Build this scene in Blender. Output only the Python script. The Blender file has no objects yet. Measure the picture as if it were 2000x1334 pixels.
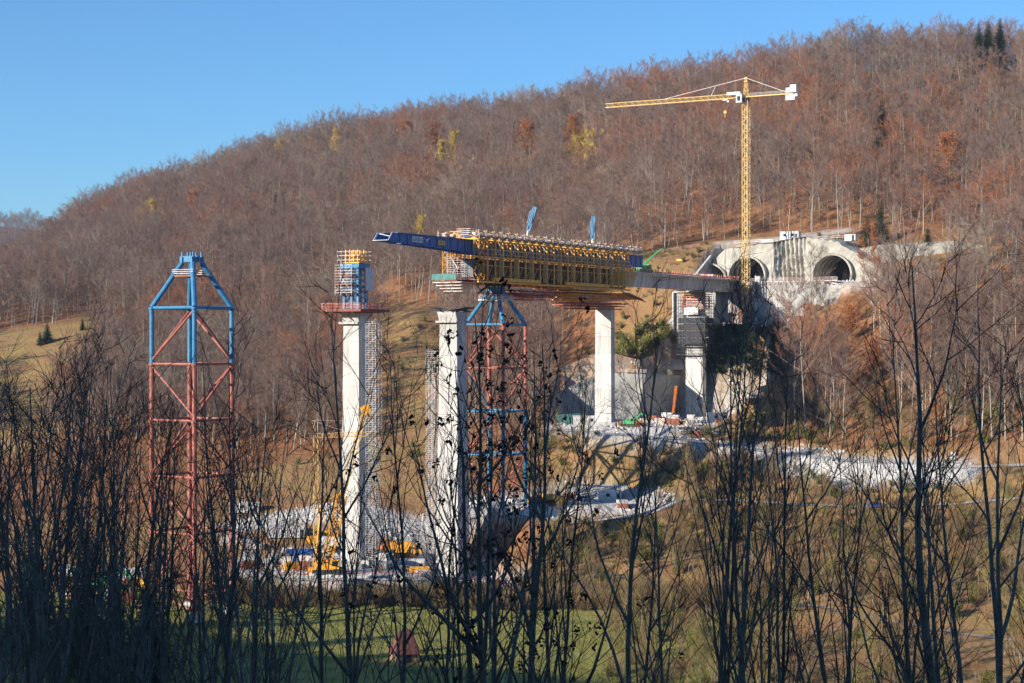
import bpy, math, random
import numpy as np
from mathutils import Vector, Matrix

SC = bpy.context.scene
COL = SC.collection
R = math.radians

# ------------------------------------------------------------------ camera, sky, sun, exposure
cam_d = bpy.data.cameras.new("camera")
cam = bpy.data.objects.new("camera", cam_d)
COL.objects.link(cam)
cam.location = (0, 0, 0)
cam.rotation_euler = (R(90), 0, 0)
cam_d.sensor_width = 36.0
cam_d.lens = 60.0
cam_d.clip_start = 0.5
cam_d.clip_end = 20000
SC.camera = cam
F = 3333.0                                  # focal length in photograph pixels (2000 wide)

SUN_EL = 19.5
SUN_AZ = R(180+58)           # compass-like angle from +Y towards +X of the direction TO the sun
world = bpy.data.worlds.new("World")
SC.world = world
world.use_nodes = True
wn = world.node_tree
for n in list(wn.nodes):
    wn.nodes.remove(n)
wo = wn.nodes.new("ShaderNodeOutputWorld")
wb = wn.nodes.new("ShaderNodeBackground")
sky = wn.nodes.new("ShaderNodeTexSky")
sky.sky_type = 'NISHITA'
sky.sun_disc = False
sky.sun_elevation = R(SUN_EL)
sky.sun_rotation = SUN_AZ
sky.altitude = 600
sky.air_density = 1.0
sky.dust_density = 0.3
sky.ozone_density = 1.6
wb.inputs['Strength'].default_value = 0.112
tint = wn.nodes.new("ShaderNodeMix"); tint.data_type = 'RGBA'; tint.blend_type = 'MULTIPLY'   # clear cold autumn air: a deeper blue
tint.inputs['Factor'].default_value = 1.0
tint.inputs['B'].default_value = (0.41, 0.73, 1.04, 1)
wn.links.new(sky.outputs[0], tint.inputs['A'])
wn.links.new(tint.outputs['Result'], wb.inputs[0])
wn.links.new(wb.outputs[0], wo.inputs[0])

sun_d = bpy.data.lights.new("sun", 'SUN')
sun_d.energy = 5.0
sun_d.angle = R(0.5)
sun_d.color = (1.0, 0.905, 0.77)
sun = bpy.data.objects.new("sun", sun_d)
COL.objects.link(sun)
to_sun = Vector((math.sin(SUN_AZ) * math.cos(R(SUN_EL)), math.cos(SUN_AZ) * math.cos(R(SUN_EL)), math.sin(R(SUN_EL))))
sun.rotation_euler = to_sun.to_track_quat('Z', 'Y').to_euler()
SC.view_settings.view_transform = 'Standard'
SC.view_settings.look = 'None'
SC.view_settings.exposure = 0.62
SC.view_settings.gamma = 1.0
SC.cycles.use_denoising = True
SC.cycles.max_bounces = 5
SC.cycles.diffuse_bounces = 2
SC.cycles.glossy_bounces = 2
SC.cycles.transparent_max_bounces = 8

# ------------------------------------------------------------------ helpers
def tag(o, label=None, cat=None, group=None, kind=None):
    if label: o['label'] = label
    if cat: o['category'] = cat
    if group: o['group'] = group
    if kind: o['kind'] = kind
    return o

def P(px, py, D):
    """point at distance D in front of the camera seen at pixel (px, py) of the photograph"""
    return Vector(((px - 1000) / F * D, D, (667 - py) / F * D))

def pix(x, y, z):
    return 1000 + F * x / y, 667 - F * z / y

def empty(name, loc, label=None, cat=None, group=None):
    o = bpy.data.objects.new(name, None)
    COL.objects.link(o)
    o.location = loc
    o.empty_display_size = 0.5
    return tag(o, label, cat, group)

MW = {}
def wloc(o):
    v = Vector((0, 0, 0))
    while o is not None:
        v += o.location
        o = o.parent
    return v

class MB:
    """collects faces in world coordinates; build() links them as one mesh object"""
    def __init__(self):
        self.v = []; self.f = []
    def quad(self, a, b, c, d):
        n = len(self.v); self.v += [tuple(a), tuple(b), tuple(c), tuple(d)]; self.f.append((n, n+1, n+2, n+3)); return self
    def tri(self, a, b, c):
        n = len(self.v); self.v += [tuple(a), tuple(b), tuple(c)]; self.f.append((n, n+1, n+2)); return self
    def hexa(self, pts):
        n = len(self.v); self.v += [tuple(p) for p in pts]
        for q in ((0,3,2,1),(4,5,6,7),(0,1,5,4),(1,2,6,5),(2,3,7,6),(3,0,4,7)):
            self.f.append(tuple(n+i for i in q))
        return self
    def box(self, c, ax, ay, az):
        """centre and three half-extent vectors"""
        c, ax, ay, az = map(Vector, (c, ax, ay, az))
        return self.hexa([c-ax-ay-az, c+ax-ay-az, c+ax+ay-az, c-ax+ay-az, c-ax-ay+az, c+ax-ay+az, c+ax+ay+az, c-ax+ay+az])
    def bar(self, a, b, r, n=4, r2=None, cap=True):
        a, b = Vector(a), Vector(b)
        d = b - a
        if d.length < 1e-6: return self
        d.normalize()
        up = Vector((0,0,1)) if abs(d.z) < 0.9 else Vector((1,0,0))
        s = d.cross(up).normalized(); t = s.cross(d)
        if r2 is None: r2 = r
        k = len(self.v)
        off = math.pi/4 if n == 4 else 0
        for (p, rr) in ((a, r), (b, r2)):
            for i in range(n):
                an = 2*math.pi*i/n + off
                self.v.append(tuple(p + s*(math.cos(an)*rr) + t*(math.sin(an)*rr)))
        for i in range(n):
            j = (i+1) % n
            self.f.append((k+i, k+j, k+n+j, k+n+i))
        if cap:
            self.f.append(tuple(k+i for i in reversed(range(n)))); self.f.append(tuple(k+n+i for i in range(n)))
        return self
    def tube(self, pts, rad, n=5):
        pts = [Vector(p) for p in pts]
        k = len(self.v)
        prev = None
        for i, p in enumerate(pts):
            d = (pts[min(i+1, len(pts)-1)] - pts[max(i-1, 0)])
            if d.length < 1e-9: d = Vector((0,0,1))
            d.normalize()
            if prev is None:
                up = Vector((0,0,1)) if abs(d.z) < 0.9 else Vector((1,0,0))
                s = d.cross(up).normalized()
            else:
                s = (prev - d*prev.dot(d)).normalized()
            prev = s
            t = s.cross(d)
            rr = rad[i] if hasattr(rad, '__len__') else rad
            for j in range(n):
                an = 2*math.pi*j/n
                self.v.append(tuple(p + s*(math.cos(an)*rr) + t*(math.sin(an)*rr)))
        for i in range(len(pts)-1):
            for j in range(n):
                j2 = (j+1) % n
                self.f.append((k+i*n+j, k+i*n+j2, k+(i+1)*n+j2, k+(i+1)*n+j))
        return self
    def prism(self, poly, ext):
        """planar polygon (list of points) pushed along the vector ext"""
        n = len(self.v); m = len(poly); ext = Vector(ext)
        self.v += [tuple(Vector(p)) for p in poly] + [tuple(Vector(p)+ext) for p in poly]
        self.f.append(tuple(n+i for i in reversed(range(m)))); self.f.append(tuple(n+m+i for i in range(m)))
        for i in range(m):
            j = (i+1) % m
            self.f.append((n+i, n+j, n+m+j, n+m+i))
        return self
    def grid(self, rows):
        k = len(self.v); m = len(rows[0])
        for r in rows: self.v += [tuple(p) for p in r]
        for i in range(len(rows)-1):
            for j in range(m-1):
                self.f.append((k+i*m+j, k+i*m+j+1, k+(i+1)*m+j+1, k+(i+1)*m+j))
        return self
    def build(self, name, mt, parent=None, smooth=False, loc=None):
        me = bpy.data.meshes.new(name)
        o = bpy.data.objects.new(name, me)
        org = wloc(parent) if parent is not None else Vector(loc) if loc is not None else Vector((0,0,0))
        me.from_pydata([(x-org.x, y-org.y, z-org.z) for (x, y, z) in self.v], [], self.f)
        if mt is not None:
            me.materials.append(mt)
        if smooth:
            me.polygons.foreach_set('use_smooth', [True]*len(me.polygons))
        me.update()
        COL.objects.link(o)
        if parent is not None: o.parent = parent
        elif loc is not None: o.location = loc
        return o

def lattice(mb, A, B, w, h, n, r, rb=None, up=(0,0,1), tri=False):
    """lattice beam between A and B: chords and zigzag lacing on every side"""
    A, B = Vector(A), Vector(B)
    d = (B-A).normalized(); up = Vector(up)
    s = d.cross(up).normalized(); t = s.cross(d).normalized()
    if rb is None: rb = r*0.55
    cs = [(-w/2, -h/2), (w/2, -h/2), (0, h/2)] if tri else [(-w/2,-h/2),(w/2,-h/2),(w/2,h/2),(-w/2,h/2)]
    m = len(cs)
    def pt(i, c): return A + (B-A)*(i/n) + s*c[0] + t*c[1]
    for c in cs: mb.bar(pt(0, c), pt(n, c), r)
    for i in range(n):
        for k in range(m):
            a, b = cs[k], cs[(k+1) % m]
            if i % 2: a, b = b, a
            mb.bar(pt(i, a), pt(i+1, b), rb, cap=False)
            if i % 2 == 0: mb.bar(pt(i, a), pt(i, b), rb, cap=False)
    return mb

# ------------------------------------------------------------------ materials
MATS = {}
def mat(name, col, rough=0.7, metal=0.0, col2=None, scale=1.0, amt=0.5, bump=0.0, bscale=None, rnd=0.0, detail=4.0, coord='Object', spec=None, stretch=None, lo=0.35, hi=0.65):
    m = bpy.data.materials.new(name)
    m.use_nodes = True
    nt = m.node_tree
    b = nt.nodes['Principled BSDF']
    b.inputs['Roughness'].default_value = rough
    b.inputs['Metallic'].default_value = metal
    if spec is not None: b.inputs['Specular IOR Level'].default_value = spec
    tc = nt.nodes.new('ShaderNodeTexCoord')
    src = tc.outputs[coord]
    if coord == 'World':
        pass
    if stretch:
        mp = nt.nodes.new('ShaderNodeMapping'); mp.inputs['Scale'].default_value = stretch
        nt.links.new(src, mp.inputs['Vector']); src = mp.outputs[0]
    if col2 is None: col2 = tuple(c*0.72 for c in col)
    nz = nt.nodes.new('ShaderNodeTexNoise')
    nz.inputs['Scale'].default_value = scale; nz.inputs['Detail'].default_value = detail
    nt.links.new(src, nz.inputs['Vector'])
    rp = nt.nodes.new('ShaderNodeMapRange')
    rp.inputs['From Min'].default_value = lo; rp.inputs['From Max'].default_value = hi
    nt.links.new(nz.outputs['Fac'], rp.inputs['Value'])
    mx = nt.nodes.new('ShaderNodeMix'); mx.data_type = 'RGBA'
    mx.inputs['A'].default_value = (*col, 1); mx.inputs['B'].default_value = (*col2, 1)
    mu = nt.nodes.new('ShaderNodeMath'); mu.operation = 'MULTIPLY'; mu.inputs[1].default_value = amt*2 if amt < 0.5 else 1.0
    nt.links.new(rp.outputs[0], mu.inputs[0]); nt.links.new(mu.outputs[0], mx.inputs['Factor'])
    out = mx.outputs['Result']
    if rnd > 0:
        oi = nt.nodes.new('ShaderNodeObjectInfo')
        hs = nt.nodes.new('ShaderNodeHueSaturation')
        mr = nt.nodes.new('ShaderNodeMapRange'); mr.inputs['To Min'].default_value = 1-rnd; mr.inputs['To Max'].default_value = 1+rnd
        nt.links.new(oi.outputs['Random'], mr.inputs['Value']); nt.links.new(mr.outputs[0], hs.inputs['Value'])
        nt.links.new(out, hs.inputs['Color']); out = hs.outputs[0]
    nt.links.new(out, b.inputs['Base Color'])
    if bump > 0:
        n2 = nt.nodes.new('ShaderNodeTexNoise'); n2.inputs['Scale'].default_value = bscale or scale*6; n2.inputs['Detail'].default_value = 3
        nt.links.new(src, n2.inputs['Vector'])
        bp = nt.nodes.new('ShaderNodeBump'); bp.inputs['Strength'].default_value = bump; bp.inputs['Distance'].default_value = 0.3
        nt.links.new(n2.outputs['Fac'], bp.inputs['Height']); nt.links.new(bp.outputs[0], b.inputs['Normal'])
    MATS[name] = m
    return m

M_conc = mat('concrete_pale', (0.66,0.64,0.60), 0.85, col2=(0.47,0.46,0.44), scale=0.5, bump=0.2, detail=8, stretch=(1,1,0.25))
def lifts(m, h=5.0, amt=0.10):
    """each concrete pour has a slightly different grey, with rain streaks down the face"""
    nt = m.node_tree; b = nt.nodes['Principled BSDF']; src = b.inputs['Base Color'].links[0].from_socket
    tc = nt.nodes.new('ShaderNodeTexCoord'); sp = nt.nodes.new('ShaderNodeSeparateXYZ'); nt.links.new(tc.outputs['Object'], sp.inputs[0])
    dv = nt.nodes.new('ShaderNodeMath'); dv.operation = 'DIVIDE'; dv.inputs[1].default_value = h; nt.links.new(sp.outputs['Z'], dv.inputs[0])
    fl = nt.nodes.new('ShaderNodeMath'); fl.operation = 'FLOOR'; nt.links.new(dv.outputs[0], fl.inputs[0])
    wnz = nt.nodes.new('ShaderNodeTexWhiteNoise'); wnz.noise_dimensions = '1D'; nt.links.new(fl.outputs[0], wnz.inputs['W'])
    mp = nt.nodes.new('ShaderNodeMapping'); mp.inputs['Scale'].default_value = (1.6, 1.6, 0.05); nt.links.new(tc.outputs['Object'], mp.inputs['Vector'])
    nz = nt.nodes.new('ShaderNodeTexNoise'); nz.inputs['Scale'].default_value = 1.4; nz.inputs['Detail'].default_value = 6; nt.links.new(mp.outputs[0], nz.inputs['Vector'])
    a = nt.nodes.new('ShaderNodeMath'); a.operation = 'MULTIPLY_ADD'; a.inputs[1].default_value = amt*2; a.inputs[2].default_value = 1.0-amt*2; nt.links.new(wnz.outputs['Value'], a.inputs[0])
    c = nt.nodes.new('ShaderNodeMath'); c.operation = 'MULTIPLY_ADD'; c.inputs[1].default_value = 0.9; c.inputs[2].default_value = -0.42; nt.links.new(nz.outputs['Fac'], c.inputs[0])
    d = nt.nodes.new('ShaderNodeMath'); d.operation = 'ADD'; nt.links.new(a.outputs[0], d.inputs[0]); nt.links.new(c.outputs[0], d.inputs[1])
    hs = nt.nodes.new('ShaderNodeHueSaturation'); nt.links.new(src, hs.inputs['Color']); nt.links.new(d.outputs[0], hs.inputs['Value']); nt.links.new(hs.outputs[0], b.inputs['Base Color'])
lifts(M_conc)
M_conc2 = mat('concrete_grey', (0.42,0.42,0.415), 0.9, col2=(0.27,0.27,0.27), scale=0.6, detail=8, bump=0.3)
M_shot = mat('sprayed_concrete', (0.50,0.475,0.41), 0.95, col2=(0.34,0.32,0.265), scale=0.25, bump=0.6, bscale=1.5, detail=8)
M_shotg = mat('sprayed_concrete_grey', (0.46,0.45,0.42), 0.95, col2=(0.30,0.295,0.27), scale=0.15, bump=0.5, bscale=1.2, detail=8)
M_blue = mat('steel_blue', (0.02,0.17,0.37), 0.5, col2=(0.05,0.25,0.42), scale=0.9, detail=8, bump=0.05)
M_navy = mat('steel_navy', (0.008,0.11,0.36), 0.45, col2=(0.006,0.08,0.27), scale=0.5)
M_red = mat('steel_red', (0.36,0.08,0.055), 0.6, col2=(0.45,0.17,0.12), scale=0.9, detail=8)
M_redo = mat('steel_oxide', (0.40,0.14,0.06), 0.7, col2=(0.28,0.10,0.06), scale=0.5)
M_yel = mat('steel_yellow', (0.90,0.47,0.045), 0.55, col2=(0.74,0.33,0.03), scale=0.8)
M_yelp = mat('crane_yellow', (0.82,0.55,0.19), 0.55, col2=(0.70,0.45,0.13), scale=0.8)
M_white = mat('white_paint', (0.78,0.77,0.74), 0.5, col2=(0.6,0.59,0.56), scale=1.0)
M_rail = mat('railing_white', (0.75,0.70,0.66), 0.6, col2=(0.62,0.42,0.36), scale=0.7, lo=0.45, hi=0.55)
M_rred = mat('railing_red', (0.48,0.08,0.05), 0.6, col2=(0.64,0.36,0.26), scale=0.9, lo=0.48, hi=0.55)
M_ply = mat('formwork_plywood', (0.17,0.075,0.05), 0.6, col2=(0.08,0.05,0.06), scale=0.5)
M_wood = mat('timber_planks', (0.50,0.34,0.19), 0.8, col2=(0.32,0.20,0.11), scale=2.0)
M_bwood = mat('formwork_brown', (0.30,0.085,0.04), 0.7, col2=(0.20,0.06,0.04), scale=0.8)
M_galv = mat('galvanised_steel', (0.66,0.66,0.66), 0.5, 0.15, col2=(0.50,0.50,0.51), scale=1.5)
M_dark = mat('dark_steel', (0.03,0.03,0.035), 0.6, scale=1.5)
M_green = mat('machine_green', (0.02,0.38,0.10), 0.45, scale=1.0)
M_orange = mat('machine_orange', (0.75,0.22,0.03), 0.5, scale=1.0)
M_teal = mat('safety_net_teal', (0.10,0.26,0.23), 0.8, col2=(0.07,0.19,0.17), scale=1.0)
M_shade_sheet = mat('shade_dark_sheet', (0.06,0.065,0.08), 0.9, col2=(0.035,0.035,0.045), scale=1.2)  # dark colour that puts shade into the sheets round the last pier
M_glass = mat('window_glass', (0.02,0.03,0.04), 0.1, scale=2)
M_gravel = mat('crushed_stone', (0.66,0.64,0.60), 0.95, col2=(0.48,0.46,0.43), scale=0.6, bump=0.5, bscale=4, detail=8)
M_path = mat('dirt_path', (0.42,0.37,0.30), 0.95, col2=(0.28,0.24,0.18), scale=0.8, bump=0.3, detail=8)
M_tile = mat('roof_tiles', (0.21,0.075,0.055), 0.85, col2=(0.12,0.045,0.04), scale=1.2, bump=0.5, detail=6)
M_tyre = mat('tyre_rubber', (0.02,0.02,0.02), 0.9)
M_sblue = mat('machine_blue', (0.03,0.12,0.45), 0.5)
M_bark = mat('bark_dark', (0.24,0.24,0.20), 0.95, col2=(0.13,0.135,0.10), scale=2.5, bump=0.4, rnd=0.2)
M_twig = mat('twigs_dark', (0.13,0.11,0.085), 0.95, col2=(0.08,0.07,0.055), scale=1.0, rnd=0.25)
M_leafd = mat('withered_leaves', (0.05,0.028,0.016), 0.9, col2=(0.025,0.015,0.01), scale=1.0)
M_beech = mat('beech_bark', (0.42,0.385,0.325), 0.9, col2=(0.25,0.225,0.19), scale=0.8, rnd=0.25, stretch=(1,1,0.2))
M_fir = mat('conifer_needles', (0.025,0.055,0.018), 0.9, col2=(0.05,0.085,0.025), scale=0.8, rnd=0.2)
M_larch = mat('golden_leaves', (0.52,0.36,0.06), 0.9, col2=(0.38,0.28,0.08), scale=0.8, rnd=0.15)
M_rust = mat('rusty_leaves', (0.40,0.135,0.035), 0.9, col2=(0.26,0.10,0.04), scale=0.8, rnd=0.2)
M_bush = mat('bush_leaves', (0.14,0.17,0.03), 0.9, col2=(0.22,0.20,0.05), scale=0.5, rnd=0.3)

M_shade_leaf = mat('shade_dark_leaves', (0.022,0.040,0.018), 0.9, col2=(0.04,0.055,0.02), scale=0.6, rnd=0.3)  # dark leaf colour that stands in for a cast shadow

def crown_mat(name, cols, wscale=0.012):
    """twig colour that differs from tree to tree and drifts over the hillside with the stands of trees"""
    m = bpy.data.materials.new(name); m.use_nodes = True
    nt = m.node_tree; b = nt.nodes['Principled BSDF']
    b.inputs['Roughness'].default_value = 0.95
    b.inputs['Specular IOR Level'].default_value = 0.1
    ge = nt.nodes.new('ShaderNodeNewGeometry'); oi = nt.nodes.new('ShaderNodeObjectInfo')
    nz = nt.nodes.new('ShaderNodeTexNoise'); nz.inputs['Scale'].default_value = wscale; nz.inputs['Detail'].default_value = 3
    nt.links.new(ge.outputs['Position'], nz.inputs['Vector'])
    ad = nt.nodes.new('ShaderNodeMath'); ad.operation = 'MULTIPLY_ADD'; ad.inputs[1].default_value = 0.75; 
    nt.links.new(oi.outputs['Random'], ad.inputs[0])
    mr = nt.nodes.new('ShaderNodeMapRange'); mr.inputs['From Min'].default_value = 0.3; mr.inputs['From Max'].default_value = 0.7
    mr.inputs['To Max'].default_value = 0.5; mr.inputs['To Min'].default_value = -0.2
    nt.links.new(nz.outputs['Fac'], mr.inputs['Value']); nt.links.new(mr.outputs[0], ad.inputs[2])
    cr = nt.nodes.new('ShaderNodeValToRGB')
    el = cr.color_ramp.elements
    el[0].position = 0; el[0].color = (*cols[0], 1)
    el[1].position = 1; el[1].color = (*cols[-1], 1)
    for i, c in enumerate(cols[1:-1]):
        e = el.new((i+1)/(len(cols)-1)); e.color = (*c, 1)
    nt.links.new(ad.outputs[0], cr.inputs[0]); nt.links.new(cr.outputs[0], b.inputs['Base Color'])
    return m
M_crown = crown_mat('beech_twigs', [(0.32,0.265,0.20), (0.27,0.205,0.165), (0.18,0.13,0.11), (0.27,0.17,0.13), (0.19,0.135,0.115), (0.31,0.18,0.125), (0.36,0.15,0.075)])
M_scrub = crown_mat('scrub_twigs', [(0.23,0.23,0.06), (0.27,0.21,0.09), (0.30,0.21,0.11), (0.19,0.14,0.085), (0.32,0.18,0.08), (0.18,0.17,0.055)], 0.03)
# ------------------------------------------------------------------ bridge axis
U = Vector((0.5145, 0.8575, 0)); W = Vector((0.8575, -0.5145, 0)); Z = Vector((0,0,1))
O3 = Vector((-14.9, 418, 0))
def B(s, t, z): return O3 + U*s + W*t + Z*z

# ------------------------------------------------------------------ the lie of the land
ctrl = []
def g(px, py, D): ctrl.append(tuple(P(px, py, D)))
def gx(x, y, z): ctrl.append((x, y, z))
# the slope the photographer stands on and the hill behind it, which keeps the near trees in shade
for (x, y, z) in ((-300,-140,152), (-300,-60,140), (-300,20,110), (-300,100,74), (-300,190,42), (-300,270,5), (-150,0,15), (-150,45,0), (-150,100,-15), (-150,180,-38), (-150,-60,70)):
    gx(x, y, z)
for x in (-60, 0, 60, 150, 300):
    gx(x, 0, -2.5); gx(x, 45, -16); gx(x, 100, -32); gx(x, 180, -52); gx(x, 240, -58); gx(x, -45, 18)
for (x, z) in ((-900,190), (-700,185), (-520,180), (-440,170), (-380,152), (-310,150), (-200,122), (-100,116), (0,112), (150,110), (400,110), (900,100)):
    gx(x, -200, z); gx(x, -320, z+5); gx(x, -110, z*0.62); gx(x, -600, z-10)
# valley floor
for x in (-160, -100, -50, 0, 50):
    gx(x, 300, -58.8); gx(x, 355, -56.5)
gx(-110, 345, -54); gx(-64, 340, -53); gx(-220, 340, -52); gx(-220, 430, -46); gx(-400, 300, -15); gx(-400, 450, -40)
gx(-700, 300, -45); gx(-700, 600, -20)
g(885, 1133, 418); g(960, 1135, 412); g(700, 1110, 383); g(560, 1105, 383); g(440, 1085, 400); g(300, 1030, 430)
# left bank and its meadow
g(100, 870, 520); g(50, 735, 640); g(150, 700, 650); g(100, 655, 690); g(180, 612, 730); g(0, 660, 690); g(-100, 670, 700)
g(300, 860, 520); g(420, 960, 455); g(560, 985, 440); g(420, 700, 640); g(300, 600, 730); g(0, 600, 760)
g(640, 990, 430); g(640, 860, 500); g(560, 740, 590); g(740, 1000, 432); g(770, 850, 500); g(800, 700, 560); g(810, 615, 600)
g(640, 620, 660); g(500, 560, 740); g(760, 540, 660)
# slope left of the portals
g(940, 1000, 435); g(1060, 985, 440); g(1060, 860, 480); g(1080, 780, 515); g(1090, 700, 550); g(1090, 600, 600); g(1000, 560, 650); g(930, 700, 580)
g(1180, 690, 530); g(1260, 700, 540); g(1270, 640, 552); g(1290, 560, 566); g(1230, 520, 580); g(1330, 505, 580); g(1210, 470, 620)
# terraces and slope below the road
g(1200, 930, 455); g(1300, 905, 470); g(1250, 1010, 428); g(1350, 960, 445); g(1450, 975, 432); g(1600, 985, 420); g(1800, 985, 412); g(2000, 975, 410)
g(1100, 1060, 415); g(1000, 1110, 405); g(1250, 1125, 385); g(1400, 1140, 372); g(1600, 1185, 352); g(1850, 1225, 335); g(2050, 1250, 325)
g(1300, 1250, 330); g(1700, 1334, 295); g(2000, 1334, 290); g(1300, 1350, 300)
gx(140, 250, -50); gx(260, 300, -42); gx(300, 420, -25)
# road
g(1070, 842, 478); g(1180, 846, 466); g(1400, 872, 462); g(1560, 900, 450); g(1720, 905, 440); g(1900, 915, 428); g(2060, 900, 425)
# right hillside
g(1600, 868, 462); g(1700, 872, 452); g(1850, 865, 444); g(2000, 830, 448)
g(1560, 760, 500); g(1700, 700, 492); g(1850, 680, 488); g(2000, 640, 486)
g(1620, 640, 528); g(1720, 590, 528); g(1850, 560, 522); g(2000, 520, 520)
g(1700, 500, 556); g(1850, 480, 556); g(2000, 465, 556)
g(1640, 470, 574); g(1560, 468, 580); g(1460, 472, 584); g(1400, 476, 584)
g(1900, 410, 590); g(1750, 425, 595); g(1600, 445, 600); g(1450, 455, 605); g(1300, 478, 606)
g(1950, 330, 640); g(1650, 340, 650); g(1350, 375, 660)
# ridge
def ridge(px, py, D, hh=21.5):
    z = (667-py)/F*D - hh; x = (px-1000)/F*D
    gx(x, D, z); gx(x*1.03, D+90, z+2); gx(x*1.1, D+350, z-25)
    return
for a in ((2300,40,720), (2000,42,740), (1850,38,750), (1700,42,760), (1500,80,800), (1300,112,850), (1080,165,900), (860,190,960), (640,220,1020),
          (520,270,1060), (400,305,1090), (200,352,1130), (110,412,1150), (60,468,1130), (0,510,1110), (-120,560,1100), (-300,600,1100)):
    ridge(*a)
g(1000, 400, 770); g(700, 420, 830); g(400, 450, 900); g(200, 500, 940); g(60, 560, 930)
for x in (-2500, 0, 2500):
    gx(x, 2600, 60 if x else 90); gx(x, -1500, 60)
gx(-2500, 800, -20); gx(2500, 600, 90); gx(1200, 400, 40); gx(1200,700,120)
CT = np.array(ctrl)
_ux, idx = np.unique(np.round(CT[:, :2], 1), axis=0, return_index=True)
CT = CT[idx]
XY = CT[:, :2]; n = len(CT)
def _phi(r): return np.sqrt(r*r + 9.0)
dm = np.sqrt(((XY[:, None, :]-XY[None, :, :])**2).sum(-1))
A_ = np.zeros((n+3, n+3)); A_[:n, :n] = _phi(dm) - np.eye(n)*0.5
A_[:n, n] = 1; A_[:n, n+1:] = XY/1000; A_[n, :n] = 1; A_[n+1:, :n] = XY.T/1000
rhs = np.zeros(n+3); rhs[:n] = CT[:, 2]
COEF = np.linalg.solve(A_, rhs)
def rbf(x, y):
    x = np.asarray(x, float); y = np.asarray(y, float)
    out = np.zeros(x.shape)
    for i in range(n):
        out += COEF[i]*_phi(np.hypot(x-XY[i, 0], y-XY[i, 1]))
    return out + COEF[n] + COEF[n+1]*x/1000 + COEF[n+2]*y/1000

def vnoise(x, y, s, seed=0):
    """value noise, smooth, range -1..1"""
    x = np.asarray(x)/s; y = np.asarray(y)/s
    xi = np.floor(x); yi = np.floor(y); fx = x-xi; fy = y-yi
    fx = fx*fx*(3-2*fx); fy = fy*fy*(3-2*fy)
    def h(a, b):
        q = np.sin(a*127.1 + b*311.7 + seed*74.7)*43758.5453
        return (q-np.floor(q))*2-1
    return (h(xi,yi)*(1-fx)+h(xi+1,yi)*fx)*(1-fy) + (h(xi,yi+1)*(1-fx)+h(xi+1,yi+1)*fx)*fy

def inside(poly, x, y):
    x = np.asarray(x); y = np.asarray(y)
    r = np.zeros(x.shape, bool)
    m = len(poly)
    for i in range(m):
        x1, y1 = poly[i]; x2, y2 = poly[(i+1) % m]
        c = ((y1 > y) != (y2 > y))
        with np.errstate(divide='ignore', invalid='ignore'):
            xx = (x2-x1)*(y-y1)/((y2-y1) if y2 != y1 else 1e-9)+x1
        r ^= c & (x < xx)
    return r

def seg_dist(x, y, pts):
    """distance to a polyline of (x,y,z) and the height of its nearest point"""
    best = np.full(np.shape(x), 1e9); zz = np.zeros(np.shape(x))
    for a, b in zip(pts[:-1], pts[1:]):
        dx, dy = b[0]-a[0], b[1]-a[1]; L = dx*dx+dy*dy
        t = np.clip(((x-a[0])*dx+(y-a[1])*dy)/L, 0, 1)
        d = np.hypot(x-(a[0]+dx*t), y-(a[1]+dy*t))
        z = a[2]+(b[2]-a[2])*t
        m = d < best
        best = np.where(m, d, best); zz = np.where(m, z, zz)
    return best, zz

# non-uniform sheet: fine over the site, coarse towards the horizon
def axis(parts):
    r = []
    for a, b, st in parts: r += list(np.arange(a, b, st))
    return np.array(r + [parts[-1][1]])
gxs = axis([(-9000,-2500,800), (-2500,-900,100), (-900,-260,14), (-260,-120,5), (-120,190,2.2), (190,330,6), (330,900,20), (900,2500,100), (2500,9000,800)])
gys = axis([(-3000,-700,150), (-700,-60,16), (-60,290,8), (290,345,4), (345,600,2.2), (600,760,6), (760,1300,14), (1300,2500,60), (2500,12000,800)])
GX, GY = np.meshgrid(gxs, gys)
GZ = rbf(np.clip(GX, -3000, 3000), np.clip(GY, -2000, 3000))
nearsite = np.exp(-(((GX-30)/160)**2+((GY-470)/110)**2))
behind = GY < -60
GZ = GZ + np.where(behind, 4.0*vnoise(GX, GY, 34, 3), (1-nearsite)*(1.6*vnoise(GX, GY, 40, 1)*np.clip((GY-430)/60, 0, 1)) + 0.35*vnoise(GX, GY, 9, 2)*np.clip((GY-340)/60, 0.1, 1))

def pd(l): return [((px-1000)/F*D, D) for px, D in l]
def flatten(poly, z, rise=0.0):
    m = inside(poly, GX, GY)
    GZ[m] = z
def soften(x0, x1, y0, y1, n_, keep):
    """weather the edges of the terraces into banks, leaving the levelled areas alone"""
    global GZ
    m = (GX > x0) & (GX < x1) & (GY > y0) & (GY < y1)
    km = np.zeros(GX.shape, bool)
    for p_ in keep: km |= inside(p_, GX, GY)
    m &= ~km
    for _ in range(n_):
        b = GZ.copy(); b[1:-1,1:-1] = (GZ[1:-1,1:-1]*2+GZ[:-2,1:-1]+GZ[2:,1:-1]+GZ[1:-1,:-2]+GZ[1:-1,2:])/6
        GZ[m] = b[m]
def carve_path(pts, w, blend=6.0, drop=0.08):
    d, z = seg_dist(GX, GY, pts)
    t = np.clip((d-w)/blend, 0, 1); t = t*t*(3-2*t)
    m = d < w+blend
    GZ[m] = (GZ*t + (z-drop)*(1-t))[m]

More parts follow.
